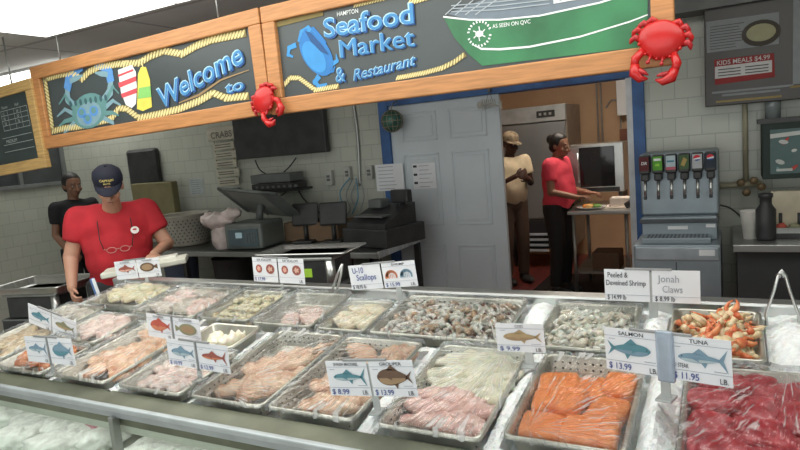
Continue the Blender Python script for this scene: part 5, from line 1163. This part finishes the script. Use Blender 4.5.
def person(name, label, x, y, rz, J, skin, vox, top, pants, shoes, sc=1.0, hr=rotm(), girth=1.0, hands=((None), (None)), sleeve=.62, apron=None):
    r = empty(name, T(x, y, 0, rz) @ Matrix.Scale(sc, 4), label, 'person'); V = {k: Vector(v) for k, v in J.items()}; g = girth
    b = MB(); limb(b, [V['hips'], V['belly'], V['chest'], V['neck']], [.10*g, .105*g, .105*g, .058], skin)
    for s in 'LR':
        limb(b, [V['chest']+(V['sh'+s]-V['chest'])*.3, V['sh'+s], V['el'+s], V['wr'+s]], [.09*g, .058*g, .043*g, .029], skin)
        limb(b, [V['hips']+(V['hip'+s]-V['hips'])*.6, V['hip'+s], V['knee'+s], V['ank'+s]], [.10*g, .088*g, .056, .042], skin)
        f = V['ank'+s]; b.ball((f.x, f.y-.06, .045), (.042, .11, .04), skin, None, 12)
    limb(b, [V['neck']-Vector((0, 0, .03)), V['head']+Vector((0, .02, -.06))], [.058*min(g, 1.1), .05], skin)
    H = head(b, V['head'], hr, skin)
    for s, h in zip((-1, 1), hands):
        if h: hand(b, V['wr'+('L' if s < 0 else 'R')], h[0], h[1], h[2], skin, h[3])
    remesh(b, 'body', skin, vox, 2, r)
    # shirt
    b = MB(); g2 = g*1.0+.0
    def torso(m, low, e):
        b.ball(V['chest']+Vector((0, 0, .02)), (.205*g+e, .125*g+e, .16), m, None, 24); b.ball((V['belly']), (.182*g+e, .146*g+e, .19), m, None, 24); b.ball((V['belly']+V['chest'])/2, (.192*g+e, .142*g+e, .19), m, None, 24); b.ball((V['hips']+Vector((0, 0, low))), (.17*g+e, .13*g+e, .12), m, None, 24)
        b.ball(V['chest']+Vector((0, .0, .09)), (.17*g, .09*g, .075), m, None, 20)
    torso(top, .03, .012)
    for s in 'LR':
        q = V['sh'+s].lerp(V['el'+s], sleeve); limb(b, [V['chest']+(V['sh'+s]-V['chest'])*.45+Vector((0, 0, .03)), V['sh'+s]], [.095*g, .077*g], top); b.tube([V['sh'+s], V['sh'+s].lerp(q, .6), q], [.078*g, .074*g, .072*g], top, 16)
    o = remesh(b, 'shirt', top, .011, 14, r)
    for v in o.data.vertices:                     # cloth folds
        c = v.co; nrm = v.normal; v.co = c+nrm*(.016*noise.noise(Vector((c.x*9, c.y*9, c.z*4+c.x*5)))+.005*noise.noise(Vector((c.x*16, c.y*16, c.z*9))))
    b = MB(); b.ball(V['hips']-Vector((0, 0, .02)), (.168*g, .128*g, .13), pants, None, 20)
    for s in 'LR': b.tube([V['hip'+s]+Vector((0, 0, .06)), V['hip'+s], V['knee'+s], V['ank'+s]+Vector((0, 0, .02))], [.105*g, .108*g, .075, .062], pants, 16)
    remesh(b, 'trousers', pants, .013, 3, r)
    for s in 'LR':
        b = MB(); f = V['ank'+s]; b.ball((f.x, f.y-.05, .045), (.052, .145, .05), shoes, None, 14, lambda v: Vector((v.x, v.y, max(v.z, -.85)))); b.tube([f+Vector((0, 0, -.02)), f+Vector((0, 0, .03))], .055, shoes, 12); part(b, 'shoe', r)
    return r, V, H
def legs(dx=.1, y=.0): return dict(hips=(0, y+.02, .95), hipL=(-dx, y+.02, .90), hipR=(dx, y+.02, .90), kneeL=(-dx-.01, y-.01, .50), kneeR=(dx+.01, y-.01, .50), ankL=(-dx-.02, y+.03, .09), ankR=(dx+.02, y+.03, .09))
def cap_mesh(H, m, mb_, r_, name='cap', text=None):
    c = MB(); c.lathe([(.089, .0), (.092, .03), (.085, .068), (.055, .096), (.02, .106), (0, .108)], m, (0, .012, .035), 24, H); c.lathe([(.0, .106), (.008, .108), (.006, .114), (0, .115)], mb_, (0, .012, .035), 10, H)
    o = part(c, name, r_)
    c = MB(); vs = []; n = 10
    for i in range(n+1):
        a = R(200+140*i/n); vs.append(H @ Vector((.088*math.cos(a), .012+.093*math.sin(a), .040)))
    for i in range(n+1):
        a = R(200+140*i/n); vs.append(H @ Vector((.088*math.cos(a)*1.02, .012+.10*math.sin(a)-.065*math.sin(math.pi*i/n)**.7, .030-.012*math.sin(math.pi*i/n))))
    k = len(vs); vs += [v-H.to_3x3() @ Vector((0, 0, .005)) for v in vs]; fs = []
    for i in range(n): fs += [[i, i+1, n+2+i, n+1+i], [k+i, k+n+1+i, k+n+2+i, k+i+1], [n+1+i, n+2+i, k+n+2+i, k+n+1+i]]
    c.add(vs, fs, mb_, None, True); q = c.build('brim'); q.parent = o
    if text:
        for (t, z, h_) in text:
            c = MB(); v_, f_, a0, a1, b0, b1 = textgeo(t, .02, 0); wd = .085 if len(t) > 4 else .04; o2 = []
            for (u, v) in v_:
                xx = ((u-(a0+a1)/2)/(a1-a0))*wd; zz = z+v*h_; th = xx/.094; rr = .0955 if zz < .075 else .0955-.3*(zz-.075); o2.append(H @ Vector((rr*math.sin(th), .012-rr*math.cos(th), zz)))
            c.add(o2, f_, flat('gold_thread', (.62, .50, .16))); q = c.build('cap_lettering'); q.parent = o
    return o
# man in red
REDT = mat('red_shirt', (.42, .015, .025), .85, var=.12, scale=6, bump=.2, bscale=9); NAVY = mat('navy_cap', (.006, .008, .022), .8)
J = dict(head=(0, -.20, 1.585), neck=(0, -.08, 1.46), chest=(0, -.02, 1.29), belly=(0, -.02, 1.10), shL=(-.20, .0, 1.395), elL=(-.29, -.03, 1.14), wrL=(-.30, -.18, .96), shR=(.20, .0, 1.395), elR=(.31, -.05, 1.15), wrR=(.205, -.27, 1.115), **legs(.11))
a0 = R(53.1); D = 4.62
man, V, H = person('person', 'man in a red tee shirt and navy cap looking down behind the case', -D*math.sin(a0), D*math.cos(a0), a0-R(0), J, SKIN, .0065, REDT, flat('dark_trousers', (.03, .03, .035)), DARKP, 1.0, rotm(-6, 28, 0), 1.13,
    (((.05, -.7, -.6), (1, 0, 0), 1, .7), ((-.25, -.95, -.05), (0, 0, -1), 1, .9)))
face_bits(man, H, HAIR); cap_mesh(H, NAVY, NAVY, man, 'cap', [('CAPTAIN', .080, .014), ('MATE', .060, .013)])
b = MB(); b.lathe([(.082, -.03), (.089, 0), (.088, .03)], mat('grey_hair', (.12, .10, .09), .8), (0, .022, .02), 20, H); 
GC = flat('spectacle_cord', (.02, .02, .02)); b2_ = MB(); ch = V['chest']
fy = -.200
b2_.tube([(-.085, -.06, 1.44), (-.10, -.15, 1.36), (-.10, fy+.01, 1.25), (-.085, fy-.01, 1.185)], .003, GC, 5); b2_.tube([(.085, -.06, 1.44), (.10, -.15, 1.36), (.10, fy+.01, 1.25), (.085, fy-.01, 1.185)], .003, GC, 5); part(b2_, 'spectacle_cord', man)
b = MB(); SR = flat('spectacle_rim', (.45, .20, .18), .3)
for s in (-1, 1): b.tube([(s*.04+.028*math.cos(t), fy-.012, 1.175+.018*math.sin(t)) for t in [2*math.pi*i/16 for i in range(17)]], .0028, SR, 6); b.tube([(s*.068, fy-.012, 1.18), (s*.086, fy-.008, 1.186)], .003, SR, 6)
b.tube([(-.012, fy-.012, 1.18), (.012, fy-.012, 1.18)], .003, SR, 6); part(b, 'spectacles', man)
b = MB(); b.poly(ell(.115, 1.285, .026, .024), flat('shirt_logo', (.75, .70, .68)), fy+.012); b.poly(ell(.115, 1.29, .013, .006), REDT, fy+.010); part(b, 'shirt_emblem', man)
# woman in dark at left
J = dict(head=(0, -.03, 1.565), neck=(0, 0, 1.42), chest=(0, 0, 1.26), belly=(0, 0, 1.08), shL=(-.17, 0, 1.37), elL=(-.215, .0, 1.10), wrL=(-.17, -.15, .92), shR=(.17, 0, 1.37), elR=(.215, .0, 1.10), wrR=(.14, -.18, .98), **legs(.09))
BLK = mat('black_shirt', (.018, .019, .022), .85)
pw = aty(71, 185, 3.9)
wd, V, H = person('person', 'woman in a black shirt, dark hair tied back, behind the man in red', pw.x, 3.9, R(80), J, SKINM, .008, BLK, BLK, DARKP, 1.0, rotm(0, 8), .88, (((0, -.9, -.4), (1, 0, 0), 1, .6), ((-.2, -.9, 0), (0, 0, -1), 1, .6)))
def hair(r, H, m, bun=None, low=0):
    b = MB(); b.ball((0, .022, .034), (.086, .098, .098), m, H, 22, lambda v: v if (v.y > -.45 or v.z > .45) else Vector((v.x*.92, max(v.y, -.6)*.9, v.z))); b.ball((0, .05, -.02), (.076, .06, .06), m, H, 18)
    if bun: b.ball(bun, (.046, .042, .05), m, H, 14, lambda v: v*(1+.15*noise.noise(v*4)))
    o = remesh(b, 'hair', m, .009, 1, r); return o
face_bits(wd, H, HAIR); hair(wd, H, HAIR, (0, .11, .02))
# woman in red (kitchen)
PKR = mat('coral_shirt', (.74, .06, .10), .85, var=.1, scale=6)
pw = aty(555, 150, 6.25)
J = dict(head=(0, -.04, 1.535), neck=(0, 0, 1.40), chest=(0, 0, 1.24), belly=(0, -.015, 1.06), shL=(-.16, 0, 1.36), elL=(-.20, -.02, 1.09), wrL=(-.15, -.26, 1.03), shR=(.16, .01, 1.36), elR=(.20, -.03, 1.08), wrR=(.13, -.27, 1.04), **legs(.09))
wr, V, H = person('person', 'woman in a coral red shirt and dark trousers plating food in the kitchen', pw.x, 6.3, R(78), J, SKINM, .008, PKR, flat('black_trousers', (.012, .012, .014)), DARKP, 1.0, rotm(0, 12), 1.02, (((.1, -1, .05), (0, 0, -1), 1, .7), ((-.1, -1, .0), (0, 0, -1), 1, .7)))
face_bits(wr, H, HAIR); hair(wr, H, HAIR, (0, .11, .05))
# man with tan cap
BEI = mat('beige_shirt', (.60, .50, .34), .85); CAMO = mat('camo_cap', (.26, .20, .13), .8, var=.5, scale=25)
pw = aty(512, 150, 6.7)
J = dict(head=(0, -.03, 1.585), neck=(0, 0, 1.44), chest=(0, 0, 1.27), belly=(0, 0, 1.08), shL=(-.18, 0, 1.39), elL=(-.22, -.04, 1.14), wrL=(-.08, -.24, 1.24), shR=(.18, 0, 1.39), elR=(.22, -.04, 1.14), wrR=(.06, -.25, 1.20), **legs(.09))
mk, V, H = person('person', 'man in a beige shirt and tan camouflage cap at the edge of the kitchen doorway', pw.x-.03, 6.7, R(48), J, SKIND, .008, BEI, flat('brown_trousers', (.08, .05, .035)), DARKP, 1.0, rotm(14, 12), .95, (((.7, -.5, .3), (0, 1, 0), 1, .6), ((-.7, -.5, .3), (0, 1, 0), 1, .6)))
face_bits(mk, H, HAIR); cap_mesh(H, CAMO, CAMO, mk)

# ------------------------------------------------------------------ light
w = bpy.data.worlds.new('day'); SC.world = w; w.use_nodes = True; bg = w.node_tree.nodes['Background']; bg.inputs['Color'].default_value = (.93, .98, .95, 1); bg.inputs['Strength'].default_value = .42
def area(name, loc, size, sy, en, c, rx=0, rz=0):
    l = bpy.data.lights.new(name, 'AREA'); l.shape = 'RECTANGLE'; l.size = size; l.size_y = sy; l.energy = en; l.color = c
    o = bpy.data.objects.new(name, l); COL.objects.link(o); o.location = loc; o.rotation_euler = (rx, 0, rz); return o
area('shop_window_daylight', (-1.5, -1.6, 1.6), 6, 2.2, 60, (.97, 1, .96), R(90), 0)
area('kitchen_lamp', (-1.1, 6.2, ZC-.06), 1.1, .4, 36, (1, .88, .74))
SC.view_settings.view_transform = 'Standard'; SC.view_settings.look = 'None'; SC.view_settings.gamma = 1; SC.view_settings.exposure = 0.03; SC.view_settings.use_curve_mapping = False
